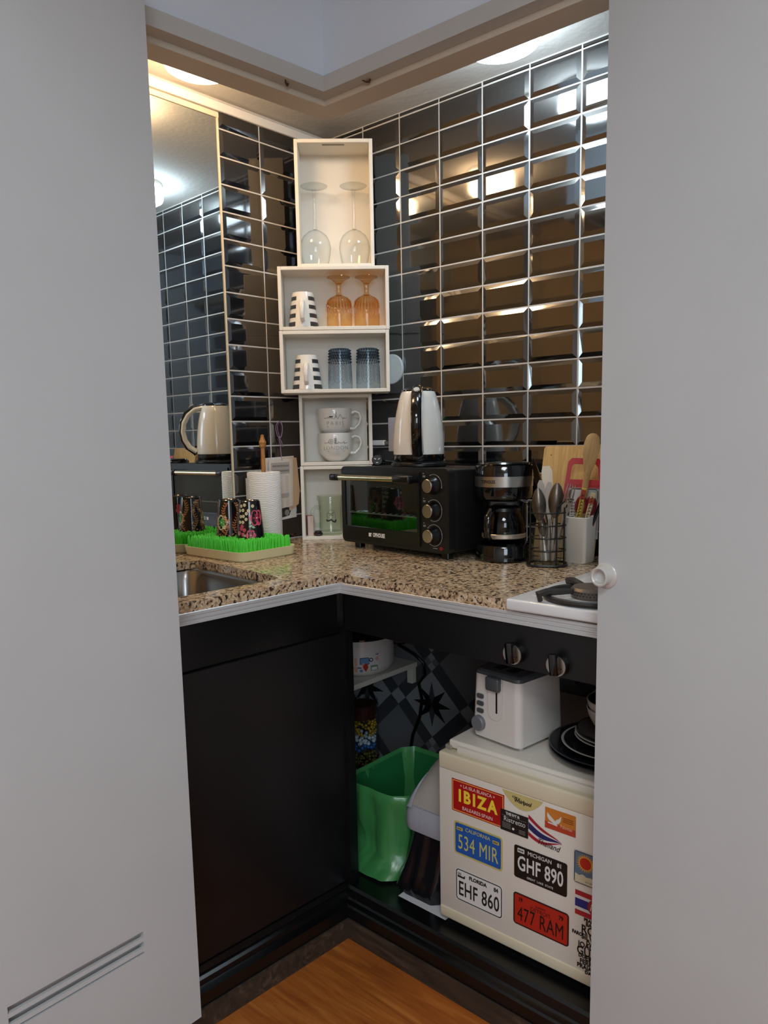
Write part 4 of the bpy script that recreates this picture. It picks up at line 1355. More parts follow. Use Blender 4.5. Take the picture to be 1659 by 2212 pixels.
b = NB(); lathe(b, [(0.0, 0.0), (0.032, 0.0), (0.036, 0.006), (0.040, 0.05), (0.042, 0.09), (0.041, 0.09), (0.038, 0.05), (0.034, 0.008), (0.0, 0.004)], 36, sy=0.82)
fin('cup_wall', b, CLEAR, t)

CUT = mat('worn_cutlery_steel', '938a7f', rough=0.33, metal=1.0)
def M_lean(x, y, z, lean_x, lean_y, rz=0.0):
    return BC + Vector((x, y, z)), lean_x, lean_y, rz
def cutlery(kind, name, label, cat, px, py, pz, tilt, az, L, roll=0.0, m=CUT, group='cutlery in the wire basket'):
    """stands on its handle end at (px, py), tilted by tilt towards azimuth az, length L"""
    o = thing(name, label, cat, (BC.x + px, BC.y + py, BC.z + pz), 0, group)
    o.rotation_mode = 'QUATERNION'
    d = Vector((math.sin(tilt) * math.cos(az), math.sin(tilt) * math.sin(az), math.cos(tilt)))
    cam_dir = Vector((0.48, -0.87, 0))
    yv = -(cam_dir - d * cam_dir.dot(d)).normalized()
    xv = yv.cross(d)
    q = Matrix((xv, yv, d)).transposed().to_quaternion()
    from mathutils import Quaternion
    o.rotation_quaternion = q @ Quaternion((0, 0, 1), roll)
    b = NB()
    h = 0.55 * L
    tube(b, [(0, 0, 0), (0, 0, 0.02), (0, 0, h * 0.6), (0, 0, h)], [0.006, 0.0075, 0.0055, 0.003], 10, flat=0.35, up=(0, 1, 0))
    fin('handle', b, m, o)
    b = NB()
    if kind == 'spoon':
        t_ = bmesh.new(); n = 16; rows = []
        hl, wd = L - h, 0.098 * L
        for i in range(13):
            s = i / 12
            w = wd * math.sqrt(max(0.02, math.sin(PI * (0.03 + 0.955 * s)))) * (0.86 + 0.14 * math.sin(PI * s))
            row = []
            for k in range(9):
                q_ = -1 + k / 4
                row.append(t_.verts.new((w * q_, 0.010 * (1 - q_ * q_) * math.sin(PI * s) * -1.0 + 0.002, h + hl * s)))
            rows.append(row)
        for a_, c_ in zip(rows, rows[1:]):
            for k in range(8):
                t_.faces.new((a_[k], a_[k + 1], c_[k + 1], c_[k]))
        bmesh.ops.solidify(t_, geom=t_.faces[:], thickness=0.0012)
        merge(b, t_)
        fin('spoon_bowl', b, m, o)
    elif kind == 'knife':
        w = 0.010
        pts = [(-0.003, h - 0.005), (-w * .7, h + 0.01), (-w, L - 0.03), (-w * .8, L - 0.01), (-w * .3, L), (w * .3, L), (w * .85, L - 0.012), (w, L - 0.03), (w * .8, h + 0.01), (0.003, h - 0.005)]
        poly(b, pts, 0.0012, FRONT)
        fin('blade', b, m, o)
    elif kind == 'fork':
        poly(b, [(-0.003, h - 0.004), (-0.011, L - 0.062), (-0.012, L - 0.045), (0.012, L - 0.045), (0.011, L - 0.062), (0.003, h - 0.004)], 0.0015, FRONT)
        for x in (-0.0098, -0.0033, 0.0033, 0.0098):
            tube(b, [(x, -0.0008, L - 0.047), (x, -0.004, L - 0.02), (x * 0.9, 0.0, L)], [0.0021, 0.0018, 0.0008], 6)
        fin('tines', b, m, o)
    elif kind == 'spatula':
        w = 0.0135
        pts = [(-0.004, h - 0.004), (-w * 0.9, h + 0.02), (-w, L - 0.012), (-w * 0.7, L), (w * 0.6, L), (w, L - 0.014), (w * 0.8, h + 0.02), (0.004, h - 0.004)]
        poly(b, pts, 0.0016, FRONT)
        fin('blade', b, m, o)
    return o
cutlery('spoon', 'table_spoon', 'big dull spoon in the wire basket, beside the coffee maker', 'spoon', -0.010, -0.005, 0.012, R(4), R(210), 0.185)
cutlery('spoon', 'table_spoon', 'big dull spoon in the middle of the wire basket', 'spoon', 0.012, 0.004, 0.012, R(4), R(60), 0.198)
cutlery('knife', 'table_knife', 'round-ended table knife in the wire basket, behind the first big spoon', 'knife', -0.008, 0.012, 0.012, R(5), R(190), 0.205)
cutlery('knife', 'table_knife', 'round-ended table knife in the wire basket, between the two big spoons', 'knife', 0.000, 0.010, 0.012, R(2), R(120), 0.200)
cutlery('spatula', 'cake_slice', 'broad brown-toned blade leaning back in the wire basket', 'spatula', 0.010, 0.016, 0.012, R(9), R(150), 0.242, m=mat('bronzed_steel', '8f8170', rough=0.3, metal=0.9))
cutlery('spoon', 'soup_spoon', 'tall spoon in the wire basket leaning towards the coffee maker', 'spoon', 0.014, 0.022, 0.012, R(17), R(168), 0.270, roll=PI * 0.6)
cutlery('fork', 'table_fork', 'steel fork in the wire basket leaning towards the white crock', 'fork', 0.016, 0.000, 0.012, R(13), R(25), 0.200)
cutlery('spoon', 'tea_spoon', 'small teaspoon sunk low in the wire basket', 'spoon', 0.006, -0.016, 0.014, R(12), R(150), 0.112)

# ------------------------------------------------------------------ crock with cooking tools, chopping board
CK = (0.9745, 1.033, -0.160, -0.100)
crk = thing('utensil_crock', 'white square ceramic crock holding cooking tools', 'crock', ((CK[0] + CK[1]) / 2, (CK[2] + CK[3]) / 2, CT), 0)
hw, hd = (CK[1] - CK[0]) / 2, (CK[3] - CK[2]) / 2
b = NB()
def cl(k, z, r): return [(x, y, z) for x, y in rrect(-hw - k, hw + k, -hd - k, hd + k, r, 5)]
loft(b, [cl(-0.004, 0.012, 0.004), cl(-0.0005, 0.119, 0.006), cl(0.001, 0.1205, 0.007), cl(0.003, 0.119, 0.008), cl(-0.001, 0.004, 0.008), cl(-0.004, 0.0, 0.007)])
t_ = bmesh.new(); t_.faces.new([t_.verts.new(p) for p in cl(-0.004, 0.012, 0.004)]); merge(b, t_)
fin('pot', b, CERAM, crk)
CX, CY_ = (CK[0] + CK[1]) / 2, (CK[2] + CK[3]) / 2
def aim(p0, p1, face=Vector((0.48, -0.87, 0))):
    """local z runs from p0 to p1, local -y faces the given direction"""
    p0, p1 = Vector(p0), Vector(p1)
    d = (p1 - p0).normalized()
    yv = -(face - d * face.dot(d)).normalized()
    xv = yv.cross(d)
    return Matrix((xv, yv, d)).transposed().to_4x4(), (p1 - p0).length, p0
def place(o, p0, p1):
    m, L, p = aim(p0, p1)
    o.matrix_world = Matrix.Translation(p) @ m
    return L
BEECH = wood('pale_beech', ('b98f56', 'c9a46c', 'd5b581'), scale=14, stretch=(6, 6, 1), rough=0.55)
BAMB = wood('bamboo_board', ('c4995b', 'd3ad70', 'dcbb84'), scale=10, stretch=(10, 10, 0.8), rough=0.5)
t = thing('wooden_spoon', 'tall pale wooden spoon standing in the white crock', 'spoon')
L = place(t, (0.992, -0.140, CT + 0.018), (1.0335, -0.122, 1.272))
b = NB()
tube(b, [(0, 0, 0), (0, 0, 0.10), (0, 0, L - 0.115), (0, 0, L - 0.09)], [0.007, 0.0075, 0.008, 0.010], 12, flat=0.7, up=(0, 1, 0))
fin('handle', b, BEECH, t)
b = NB()
pts = [(-0.008, L - 0.10), (-0.014, L - 0.080), (-0.0195, L - 0.050), (-0.0200, L - 0.028), (-0.015, L - 0.008), (-0.006, L - 0.0005), (0.006, L - 0.0005), (0.015, L - 0.008), (0.0200, L - 0.028), (0.0195, L - 0.050), (0.014, L - 0.080), (0.008, L - 0.10)]
poly(b, pts, 0.010, T(0, 0.005, 0) @ FRONT)
bmesh.ops.bevel(b, geom=b.edges[:], offset=0.0022, segments=2, profile=0.5, affect='EDGES')
fin('spoon_head', b, BEECH, t)

t = thing('grater', 'hand grater with a red plastic frame standing in the white crock', 'grater')
L = place(t, (0.998, -0.112, CT + 0.03), (0.990, -0.078, 1.207))
b = NB()
k = lambda p: [(x, y) for x, y in p]
frame2d(b, [(-0.050, L - 0.070), (0.050, L - 0.070), (0.043, L - 0.010), (0.034, L), (-0.034, L), (-0.043, L - 0.010)], [(-0.037, L - 0.056), (0.037, L - 0.056), (0.033, L - 0.022), (0.027, L - 0.015), (-0.027, L - 0.015), (-0.033, L - 0.022)], 0.011, T(0, 0.0055, 0) @ FRONT)
frame2d(b, [(-0.052, 0.05), (0.052, 0.05), (0.053, L - 0.10), (0.050, L - 0.068), (-0.050, L - 0.068), (-0.053, L - 0.10)], [(-0.043, 0.05), (0.043, 0.05), (0.043, L - 0.10), (0.039, L - 0.078), (-0.039, L - 0.078), (-0.043, L - 0.10)], 0.009, T(0, 0.0045, 0) @ FRONT)
b2 = b
fin('plastic_frame', b, mat('red_plastic', 'c8272c', rough=0.35), t)
b = NB()
box(b, -0.0405, 0.0405, 0.0, 0.0012, 0.03, L - 0.073)
tube(b, [(-0.036, -0.003, 0.04), (-0.036, -0.003, L - 0.086), (-0.030, -0.003, L - 0.079), (0.030, -0.003, L - 0.079), (0.036, -0.003, L - 0.086), (0.036, -0.003, 0.04)], 0.0022, 8)
for i in range(9):
    for j in range(12):
        lathe(b, [(0.003, 0), (0.0012, 0.0022), (0.0, 0.0022)], 6, M=T(-0.028 + i * 0.007, 0, 0.035 + j * 0.008, rx=PI / 2), cap0=False)
fin('grating_plate', b, STEEL, t)
for i, (p0, p1, lab, col) in enumerate((((0.984, -0.146, CT + 0.02), (1.020, -0.143, 1.134), 'yellow printed chopstick sleeve leaning in the white crock', 'd2b24a'),
                                   ((1.004, -0.146, CT + 0.02), (1.041, -0.134, 1.122), 'cream printed chopstick sleeve by the edge of the white crock', 'd9c59a'))):
    t = thing('chopstick_sleeve', lab, 'chopsticks'); L = place(t, p0, p1)
    b = NB(); box(b, -0.0055, 0.0055, -0.003, 0.003, 0, L, bev=0.001, seg=1)
    fin('sleeve', b, mat('sleeve_paper_%d' % i, col, rough=0.7), t)
    b = NB()
    for q in range(9):
        z = L * 0.50 + q * 0.0085
        stroke(b, [(-0.003, z), (0.003, z + 0.003)], 0.0016, 0.0004, T(0, -0.0032, 0) @ FRONT); stroke(b, [(0.0, z + 0.0035), (-0.002, z + 0.006)], 0.0014, 0.0004, T(0, -0.0032, 0) @ FRONT)
    fin('print', b, INK, t, smooth=False)
    b = NB(); box(b, -0.0057, 0.0057, -0.0032, 0.0032, L - 0.028, L - (0.004 if i == 0 else 0.014)); fin('red_band', b, mat('orange_red_print', 'b5482c', rough=0.6), t, smooth=False)
t = thing('kitchen_scissors', 'scissors with dark red handles sunk in the white crock', 'scissors')
L = place(t, (1.000, -0.128, CT + 0.02), (1.020, -0.126, 1.112))
b = NB()
for sx in (-1, 1):
    tube(b, [(sx * 0.012 + 0.011 * math.cos(2 * PI * i / 20), 0.003 * sx, L - 0.024 + 0.022 * math.sin(2 * PI * i / 20)) for i in range(20)], 0.0042, 8, closed=True)
fin('handle', b, mat('dark_red_plastic', '8a1f2a', rough=0.35), t)
b = NB(); box(b, -0.010, 0.010, -0.002, 0.002, 0, L - 0.045); fin('blade', b, STEEL, t, smooth=False)
t = thing('spatula', 'black plastic spatula leaning out of the white crock', 'spatula')
L = place(t, (1.000, -0.118, CT + 0.02), (1.060, -0.116, 1.115))
b = NB(); tube(b, [(0, 0, 0), (0, 0, L)], 0.009, 10, flat=0.5); fin('handle', b, BLACK, t)

t = thing('chopping_board', 'light bamboo chopping board leaning on the black tiles', 'chopping board')
L = place(t, (0.935, -0.088, CT), (0.935, -0.026, 1.238))
t.matrix_world = Matrix.Translation((0.935, -0.088, CT)) @ Matrix.Rotation(math.atan2(-0.062, 0.298), 4, 'X')
b = NB(); poly(b, rrect(-0.086, 0.088, 0.0, 0.303, 0.010, 5), 0.014, FRONT)
fin('board', b, BAMB, t, ang=50)
b = NB(); poly(b, circle(-0.062, 0.278, 0.0016, 8), 0.0004, T(0, -0.0141, 0) @ FRONT)
fin('knot', b, mat('dark_knot', '3a2716', rough=0.7), t, smooth=False)

# ------------------------------------------------------------------ under the counter
FRW = mat('aged_fridge_white', 'ded7cc', rough=0.35, noise=0.02, nscale=5)
FRC = mat('yellowed_fridge_trim', 'd8cdb2', rough=0.35)
fr = thing('mini_fridge', 'small aged white fridge covered in travel stickers', 'fridge', (0, 0, 0))
FX0, FX1, FY = 0.876, 1.372, -0.575
b = NB(); box(b, FX0 + 0.003, FX1 - 0.003, -0.522, -0.10, 0.122, 0.545, bev=0.004, seg=2); fin('cabinet', b, FRW, fr)
b = NB()
box(b, FX0 + 0.012, FX1, -0.552, -0.09, 0.547, 0.568, bev=0.005, seg=3)
box(b, FX0 + 0.04, FX1, -0.560, -0.52, 0.5435, 0.560, bev=0.003, seg=2)
fin('worktop_lid', b, FRW, fr)
b = NB(); box(b, FX0, FX1, FY, -0.527, 0.152, 0.510, bev=0.003, seg=2); fd = fin('door', b, FRW, fr)
b = NB(); box(b, FX0 - 0.001, FX1 + 0.001, FY - 0.002, -0.526, 0.503, 0.5445, bev=0.006, seg=3); fin('top_band', b, FRC, fd)
b = NB(); box(b, FX0 - 0.001, FX1 + 0.001, FY - 0.002, -0.526, 0.130, 0.161, bev=0.006, seg=3); fin('bottom_band', b, FRC, fd)
b = NB(); box(b, FX0 + 0.004, FX0 + 0.022, -0.556, -0.53, 0.5445, 0.555, bev=0.002, seg=1); fin('hinge', b, mat('hinge_grey', '8c877c', rough=0.4), fr)
for x, y in ((FX0 + 0.05, -0.50), (FX1 - 0.05, -0.50), (FX0 + 0.05, -0.13), (FX1 - 0.05, -0.13)):
    b = NB(); lathe(b, [(0.0, 0.1135), (0.014, 0.1135), (0.014, 0.123), (0.0, 0.123)], 16, M=T(x, y, 0)); fin('foot', b, BLACK, fr)
b = NB()
pts = [(1.050 + 0.100 * i / 20, 0.503 - 0.034 * math.sin(PI * i / 20) ** 0.8) for i in range(21)]
poly(b, pts[::-1], 0.0012, T(0, FY - 0.0002, 0) @ FRONT); badge = fin('badge', b, mat('gold_badge', 'c8b878', rough=0.35), fd, smooth=False)
b = NB()
text(b, 'Whirlpool', 0.0125, T(1.101, FY - 0.0016, 0.487) @ FRONT, d=0.0002, sx=0.80, shear=0.25, off=0.0004)
tube(b, [(1.0815 + 0.006 * math.cos(2 * PI * i / 14), FY - 0.0018, 0.4935 + 0.0018 * math.sin(2 * PI * i / 14)) for i in range(14)], 0.0005, 5, closed=True)
stroke(b, [(1.080, 0.4915), (1.086, 0.494), (1.096, 0.4935)], 0.0009, 0.0004, T(0, FY - 0.0015, 0) @ FRONT)
fin('lettering', b, INK, badge, smooth=False)

SM = {}
def sm(c): return mat('sticker_' + c, c, rough=0.45)
def sticker(name, label, cat, x0, x1, z0, z1, base, border=None, r=0.005, bw=0.0028, edge=None, up=0.0006):
    """flat magnet on the fridge door; origin at its centre, x across, z up"""
    cx, cz = (x0 + x1) / 2, (z0 + z1) / 2
    t = thing(name, label, cat, (cx, FY - 0.0002 - up, cz), 0, 'stickers on the fridge door')
    w, h = (x1 - x0) / 2, (z1 - z0) / 2
    b = NB()
    poly(b, rrect(-w, w, -h, h, r, 4), 0.0006, FRONT)
    fin('plate', b, sm(edge or base), t, smooth=False)
    if edge:
        b = NB(); poly(b, rrect(-w + 0.002, w - 0.002, -h + 0.002, h - 0.002, max(0.0005, r - 0.001), 4), 0.0002, T(0, -0.0006, 0) @ FRONT); fin('face', b, sm(base), t, smooth=False)
    if border:
        b = NB(); q = 0.0022
        frame2d(b, rrect(-w + q, w - q, -h + q, h - q, max(0.0006, r - 0.001), 4), rrect(-w + q + bw, w - q - bw, -h + q + bw, h - q - bw, max(0.0006, r - 0.003), 4), 0.0003, T(0, -0.0007, 0) @ FRONT)
        fin('border', b, sm(border), t, smooth=False)
    return t
def letters(t, items, col, name='lettering'):
    b = NB()
    for s, x, z, size, sx in items:
        text(b, s, size, T(x, -0.0011, z) @ FRONT, d=0.0002, sx=sx)
    return fin(name, b, sm(col), t, smooth=False)
def drawing(t, fn, col, name):
    b = NB(); fn(b, T(0, -0.00085, 0) @ FRONT); return fin(name, b, sm(col), t, smooth=False)
def bold(t, s, x, z, size, sx, col, off=0.0012, sp=1.0):
    b = NB(); text(b, s, size, T(x, -0.0011, z) @ FRONT, d=0.0002, sx=sx, off=off, sp=sp); return fin('lettering', b, sm(col), t, smooth=False)

t = sticker('travel_sticker', 'red IBIZA plate sticker with yellow letters', 'sticker', 0.914, 1.055, 0.411, 0.489, 'a8100f', 'e8a94f', r=0.0012, bw=0.0018)
bold(t, 'IBIZA', 0.0, 0.001, 0.040, 0.86, 'f2d33c', 0.0016, 1.32)
letters(t, [('+ LA ISLA BLANCA +', 0, 0.0265, 0.0112, 0.92), ('BALEARES·SPAIN', 0, -0.0265, 0.0118, 0.95)], 'e3cbc0')
t = sticker('licence_plate_magnet', 'blue CALIFORNIA plate magnet reading 534 MIR', 'magnet', 0.9195, 1.051, 0.307, 0.388, '1f56a8', 'c9b85c', r=0.008, bw=0.0016, edge='c9b85c')
bold(t, '534 MIR', 0.0, -0.010, 0.051, 0.60, 'c6bf6a', 0.0, 1.06)
letters(t, [('CALIFORNIA', 0, 0.026, 0.0125, 0.95)], 'c6bf6a')
for a_ in (-0.058, 0.040):
    drawing(t, lambda b, M: poly(b, rrect(a_, a_ + 0.017, 0.019, 0.027, 0.001, 2), 0.0003, M), 'b9a94e', 'tab')
drawing(t, lambda b, M: [poly(b, rrect(a + k * 0.003, a + k * 0.003 + 0.002, 0.0212, 0.0248, 0.0004, 1), 0.0006, M) for a in (-0.056, 0.042) for k in range(4)], '3b4f55', 'tab_print')
t = sticker('licence_plate_magnet', 'white FLORIDA plate magnet reading EHF 860', 'magnet', 0.9225, 1.052, 0.191, 0.2725, 'd9d7d4', '151515', r=0.009, bw=0.0022)
bold(t, 'EHF 860', 0.0, -0.010, 0.050, 0.62, '1a1a1a', 0.0005, 1.05)
bold(t, 'FLORIDA', -0.002, 0.0255, 0.0125, 0.95, '1a1a1a', 0.0005)
bold(t, '84', 0.047, 0.0245, 0.0135, 0.85, '1a1a1a', 0.0005)
drawing(t, lambda b, M: (poly(b, [(-0.058, 0.018), (-0.038, 0.018), (-0.037, 0.027), (-0.042, 0.022), (-0.058, 0.023)], 0.0003, M), [poly(b, [(-0.057 + k * 0.0035, 0.024), (-0.0555 + k * 0.0035, 0.024), (-0.0555 + k * 0.0035, 0.030), (-0.057 + k * 0.0035, 0.030)], 0.0003, M) for k in range(3)]), '1a1a1a', 'emblem')
t = sticker('licence_plate_magnet', 'black MICHIGAN plate magnet reading GHF 890', 'magnet', 1.081, 1.208, 0.310, 0.385, '120f0e', r=0.005)
bold(t, 'GHF 890', 0.0, -0.003, 0.047, 0.62, 'd9d6d0', 0.0007, 1.03)
bold(t, 'MICHIGAN', -0.001, 0.0275, 0.0125, 0.95, 'cfccc6', 0.0001)
bold(t, '81', 0.046, 0.0265, 0.0125, 0.9, 'cfccc6', 0.0004)
letters(t, [('GREAT  LAKE  STATE', 0, -0.0295, 0.0068, 1.0)], 'cfccc6')
drawing(t, lambda b, M: poly(b, rrect(-0.055, -0.038, 0.0225, 0.0325, 0.001, 2), 0.0003, M), 'cfccc6', 'tab')
drawing(t, lambda b, M: [poly(b, [(-0.053 + k * 0.0027, 0.0255), (-0.0512 + k * 0.0027, 0.0255), (-0.0512 + k * 0.0027, 0.0295), (-0.053 + k * 0.0027, 0.0295)], 0.0006, M) for k in range(5)], '2a2725', 'tab_print')
t = sticker('licence_plate_magnet', 'red DETROIT plate magnet reading 477 RAM', 'magnet', 1.0795, 1.2135, 0.199, 0.274, 'b22718', '120d0c', r=0.007, bw=0.0010, edge='120d0c')
bold(t, '477 RAM', 0.0, -0.011, 0.047, 0.60, '1c0f0d', 0.0, 1.06)
letters(t, [('DETROIT', 0, 0.013, 0.0125, 0.95), ('SUMMIT', 0, 0.0225, 0.0072, 0.95)], '4f1712')
bold(t, '19', -0.049, 0.023, 0.0125, 0.85, '1c0f0d', 0.0005); bold(t, '79', 0.049, 0.021, 0.0130, 0.85, '1c0f0d', 0.0005)
t = sticker('coffee_sticker', 'small black sticker with the word Ristretto', 'sticker', 1.0465, 1.1155, 0.409, 0.457, '191717', r=0.001, up=0.0016)
letters(t, [('Ristretto', 0.001, 0.004, 0.0165, 0.92)], 'c9c6c1')
bold(t, 'THE IVY &', -0.004, 0.0175, 0.0080, 0.95, 'b9b6b1', 0.0006)
drawing(t, lambda b, M: ([poly(b, rrect(-0.030, -0.008, -0.006 - k * 0.0035, -0.0045 - k * 0.0035, 0.0003, 1), 0.0003, M) for k in range(4)], [poly(b, rrect(0.012, 0.028, -0.012 - k * 0.0035, -0.0105 - k * 0.0035, 0.0003, 1), 0.0003, M) for k in range(3)], poly(b, rrect(-0.031, 0.031, 0.0115, 0.0122, 0.0002, 1), 0.0003, M)), '77736e', 'small_print')
drawing(t, lambda b, M: poly(b, circle(-0.002, -0.0135, 0.003, 12), 0.0003, M), 'd9d6d0', 'dot')
t = thing('flag_sticker', 'wavy striped flag sticker with the word Thailand', 'sticker', (1.155, FY - 0.0012, 0.430), 0, 'stickers on the fridge door')
def band(k0, k1):
    up_, dn_ = [], []
    for i in range(13):
        s = i / 12
        x = -0.039 + 0.079 * s
        c_ = 0.011 - 0.022 * s - 0.006 * math.sin(s * PI * 1.4)
        hh = 0.023 * (1 - s ** 1.6) + 0.0004
        up_.append((x, c_ + hh * k1)); dn_.append((x, c_ + hh * k0))
    return up_ + dn_[::-1]
for k0, k1, c_, nm in ((0.62, 1.0, 'a3202f', 'red_stripe'), (0.34, 0.62, 'd9d6d4', 'white_stripe'), (-0.34, 0.34, '27285e', 'blue_stripe'), (-0.62, -0.34, 'd9d6d4', 'white_stripe'), (-1.0, -0.62, 'a3202f', 'red_stripe')):
    b = NB(); poly(b, band(k0, k1)[::-1], 0.0005, FRONT); fin(nm, b, sm(c_), t, smooth=False)
b = NB(); text(b, 'Thailand', 0.0185, T(0.008, -0.0007, -0.0185, ry=R(3)) @ FRONT, d=0.0002, sx=0.85, shear=0.35); fin('lettering', b, sm('222022'), t, smooth=False)
t = sticker('dove_sticker', 'orange and red sticker with a white dove', 'sticker', 1.1555, 1.2255, 0.450, 0.4955, 'c87a2c', r=0.0008)
drawing(t, lambda b, M: poly(b, [(-0.035, -0.02275), (0.035, -0.02275), (0.035, -0.008), (-0.035, -0.008)], 0.0003, M), 'b8402a', 'lower_band')
drawing(t, lambda b, M: (poly(b, [(-0.012, -0.002), (-0.030, 0.012), (-0.030, 0.004), (-0.026, -0.003), (-0.016, -0.0075), (-0.010, -0.009), (-0.004, -0.006), (0.001, 0.0), (0.003, 0.013), (-0.003, 0.005), (-0.007, 0.001)], 0.0005, M), poly(b, circle(-0.0055, 0.0, 0.0035, 10), 0.0007, M), poly(b, [(-0.028, -0.0105), (-0.006, -0.012), (-0.006, -0.0085), (-0.028, -0.008)], 0.0006, M)), 'dcd8d2', 'dove')
letters(t, [('Palomas', 0.014, -0.0095, 0.0105, 0.8)], 'd8b98c')
drawing(t, lambda b, M: [poly(b, rrect(0.006, 0.030, 0.010 - k * 0.004, 0.0118 - k * 0.004, 0.0003, 1), 0.0003, M) for k in range(3)], '8f4a1e', 'small_print')
t = sticker('sun_magnet', 'grey-blue magnet with a red sun and a rainbow', 'magnet', 1.2215, 1.300, 0.352, 0.426, '5d7386', '15181c', r=0.006, bw=0.0012, edge='c9c6c0')
def rays(b, M):
    p = []
    for i in range(48):
        a = 2 * PI * i / 48; q = 0.0205 if i % 2 else 0.0135
        p.append((-0.012 + q * math.cos(a), 0.012 + q * math.sin(a)))
    poly(b, p, 0.0003, M)
drawing(t, rays, 'd99a3c', 'rays'); drawing(t, lambda b, M: poly(b, circle(-0.012, 0.012, 0.0125, 24), 0.0006, M), 'bf2b1b', 'sun')
def arch(r0, r1): return lambda b, M: poly(b, [(0.036 + r1 * math.cos(R(90 + 80 * i / 12)), -0.026 + r1 * math.sin(R(90 + 80 * i / 12))) for i in range(13)] + [(0.036 + r0 * math.cos(R(170 - 80 * i / 12)), -0.026 + r0 * math.sin(R(170 - 80 * i / 12))) for i in range(13)], 0.0005, M)
drawing(t, arch(0.024, 0.030), 'b3243a', 'rainbow_band'); drawing(t, arch(0.019, 0.024), 'c98f2e', 'rainbow_band'); drawing(t, arch(0.012, 0.019), '3f7d4a', 'rainbow_band')
drawing(t, lambda b, M: poly(b, [(-0.035, -0.033), (0.035, -0.033), (0.035, -0.022), (0.02, -0.018), (0.008, -0.019), (0.0, -0.015), (-0.010, -0.017), (-0.018, -0.013), (-0.026, -0.017), (-0.035, -0.014)], 0.0004, M), 'cfc7a8', 'foreground')
letters(t, [('ARUBA DREAM', 0.006, -0.027, 0.006, 0.9)], '6a5a32')
t = sticker('flag_magnet', 'striped red, white and blue flag magnet with an elephant disc', 'magnet', 1.227, 1.310, 0.284, 0.338, 'd6d3d0', r=0.0008)
drawing(t, lambda b, M: (poly(b, [(-0.0415, 0.016), (0.0415, 0.016), (0.0415, 0.027), (-0.0415, 0.027)], 0.0002, M), poly(b, [(-0.0415, -0.027), (0.0415, -0.027), (0.0415, -0.016), (-0.0415, -0.016)], 0.0002, M)), 'a8252c', 'red_stripe')
drawing(t, lambda b, M: poly(b, [(-0.0415, -0.009), (0.0415, -0.009), (0.0415, 0.009), (-0.0415, 0.009)], 0.0003, M), '262a78', 'blue_stripe')
drawing(t, lambda b, M: poly(b, circle(0.006, 0, 0.0195, 28), 0.0005, M), 'a02a30', 'disc')
drawing(t, lambda b, M: (poly(b, circle(0.008, 0.003, 0.0085, 16, 0.0055), 0.0008, M), poly(b, circle(-0.002, 0.004, 0.0042, 12), 0.0009, M), [poly(b, [(x, -0.009), (x + 0.0035, -0.009), (x + 0.0035, 0.001), (x, 0.001)], 0.0008, M) for x in (0.001, 0.011)], poly(b, [(-0.006, 0.004), (-0.004, 0.0035), (-0.006, -0.008), (-0.008, -0.008)], 0.0009, M)), 'd8d3cd', 'elephant')
t = thing('word_sticker', 'black cut-out word cloud sticker on the fridge door', 'sticker', (1.277, FY - 0.0010, 0.215), 0, 'stickers on the fridge door')
b = NB()
for s, x, z, size, sx in (('PRAIA DO', -0.030, 0.063, 0.0095, 0.9), ('BALEAL', -0.026, 0.054, 0.012, 0.9), ('ROSA', -0.036, 0.040, 0.026, 0.85), ('SILVEIRA', -0.035, 0.0245, 0.017, 0.85), ('FAROL', -0.056, 0.0265, 0.0105, 0.85), ('DA', -0.024, 0.0135, 0.011, 1), ('JOAQUINA', -0.042, 0.0045, 0.0165, 0.85),
                          ('GUARDA', -0.045, -0.010, 0.025, 0.85), ('DO', -0.041, -0.021, 0.010, 1), ('EMBAU', -0.026, -0.0215, 0.0165, 0.9), ('FERRUGEM', -0.038, -0.033, 0.0150, 0.85), ('PRAIA', -0.044, -0.044, 0.0135, 0.9), ('MOLE', -0.010, -0.045, 0.019, 0.9), ('DA', -0.026, -0.054, 0.010, 1), ('VILA', -0.014, -0.058, 0.021, 0.9)):
    text(b, s, size, T(x, -0.0002, z) @ FRONT, d=0.0003, sx=sx, off=0.0004, ax='LEFT')
fin('lettering', b, sm('191616'), t, smooth=False)

# toaster
TW = mat('toaster_white', 'd6d1cb', rough=0.3); TG = mat('toaster_grey', '4a4d50', rough=0.35)
toa = thing('toaster', 'white two-slot toaster with grey lever, on top of the small fridge', 'toaster', (0.925, -0.512, 0.568), R(-8))
tw, tl, th_ = 0.142, 0.165, 0.172
b = NB()
def tlp(k, z, r): return [(x, y, z) for x, y in rrect(k, tw - k, k, tl - k, r * 0.5, 7)]
loft(b, [tlp(0.012, 0.008, 0.022), tlp(0.002, 0.012, 0.030), tlp(0.0, 0.03, 0.032), tlp(0.004, th_ - 0.012, 0.032)])
t_ = bmesh.new(); t_.faces.new([t_.verts.new(p) for p in tlp(0.012, 0.008, 0.022)]); merge(b, t_)
fin('body', b, TW, toa)
b = NB(); loft(b, [tlp(0.004, th_ - 0.012, 0.032), tlp(0.005, th_ - 0.004, 0.032), tlp(0.010, th_, 0.028)]); fin('top_plate', b, TG, toa)
b = NB()
for x in (0.040, 0.078):
    box(b, x, x + 0.024, 0.030, tl - 0.025, th_ - 0.001, th_ + 0.0008)
fin('slot', b, mat('slot_black', '050505', rough=0.8), toa, smooth=False)
b = NB(); poly(b, rrect(0.052, 0.092, 0.062, th_ - 0.010, 0.018, 6), 0.0012, T(0, -0.0, 0) @ FRONT); fin('lever_plate', b, TW, toa)
b = NB(); box(b, 0.0760, 0.0800, -0.0022, 0.0, 0.080, 0.135); fin('lever_slit', b, BLACK, toa, smooth=False)
b = NB()
box(b, 0.052, 0.092, -0.014, 0.001, 0.132, 0.165, bev=0.006, seg=3); fin('lever', b, TG, toa)
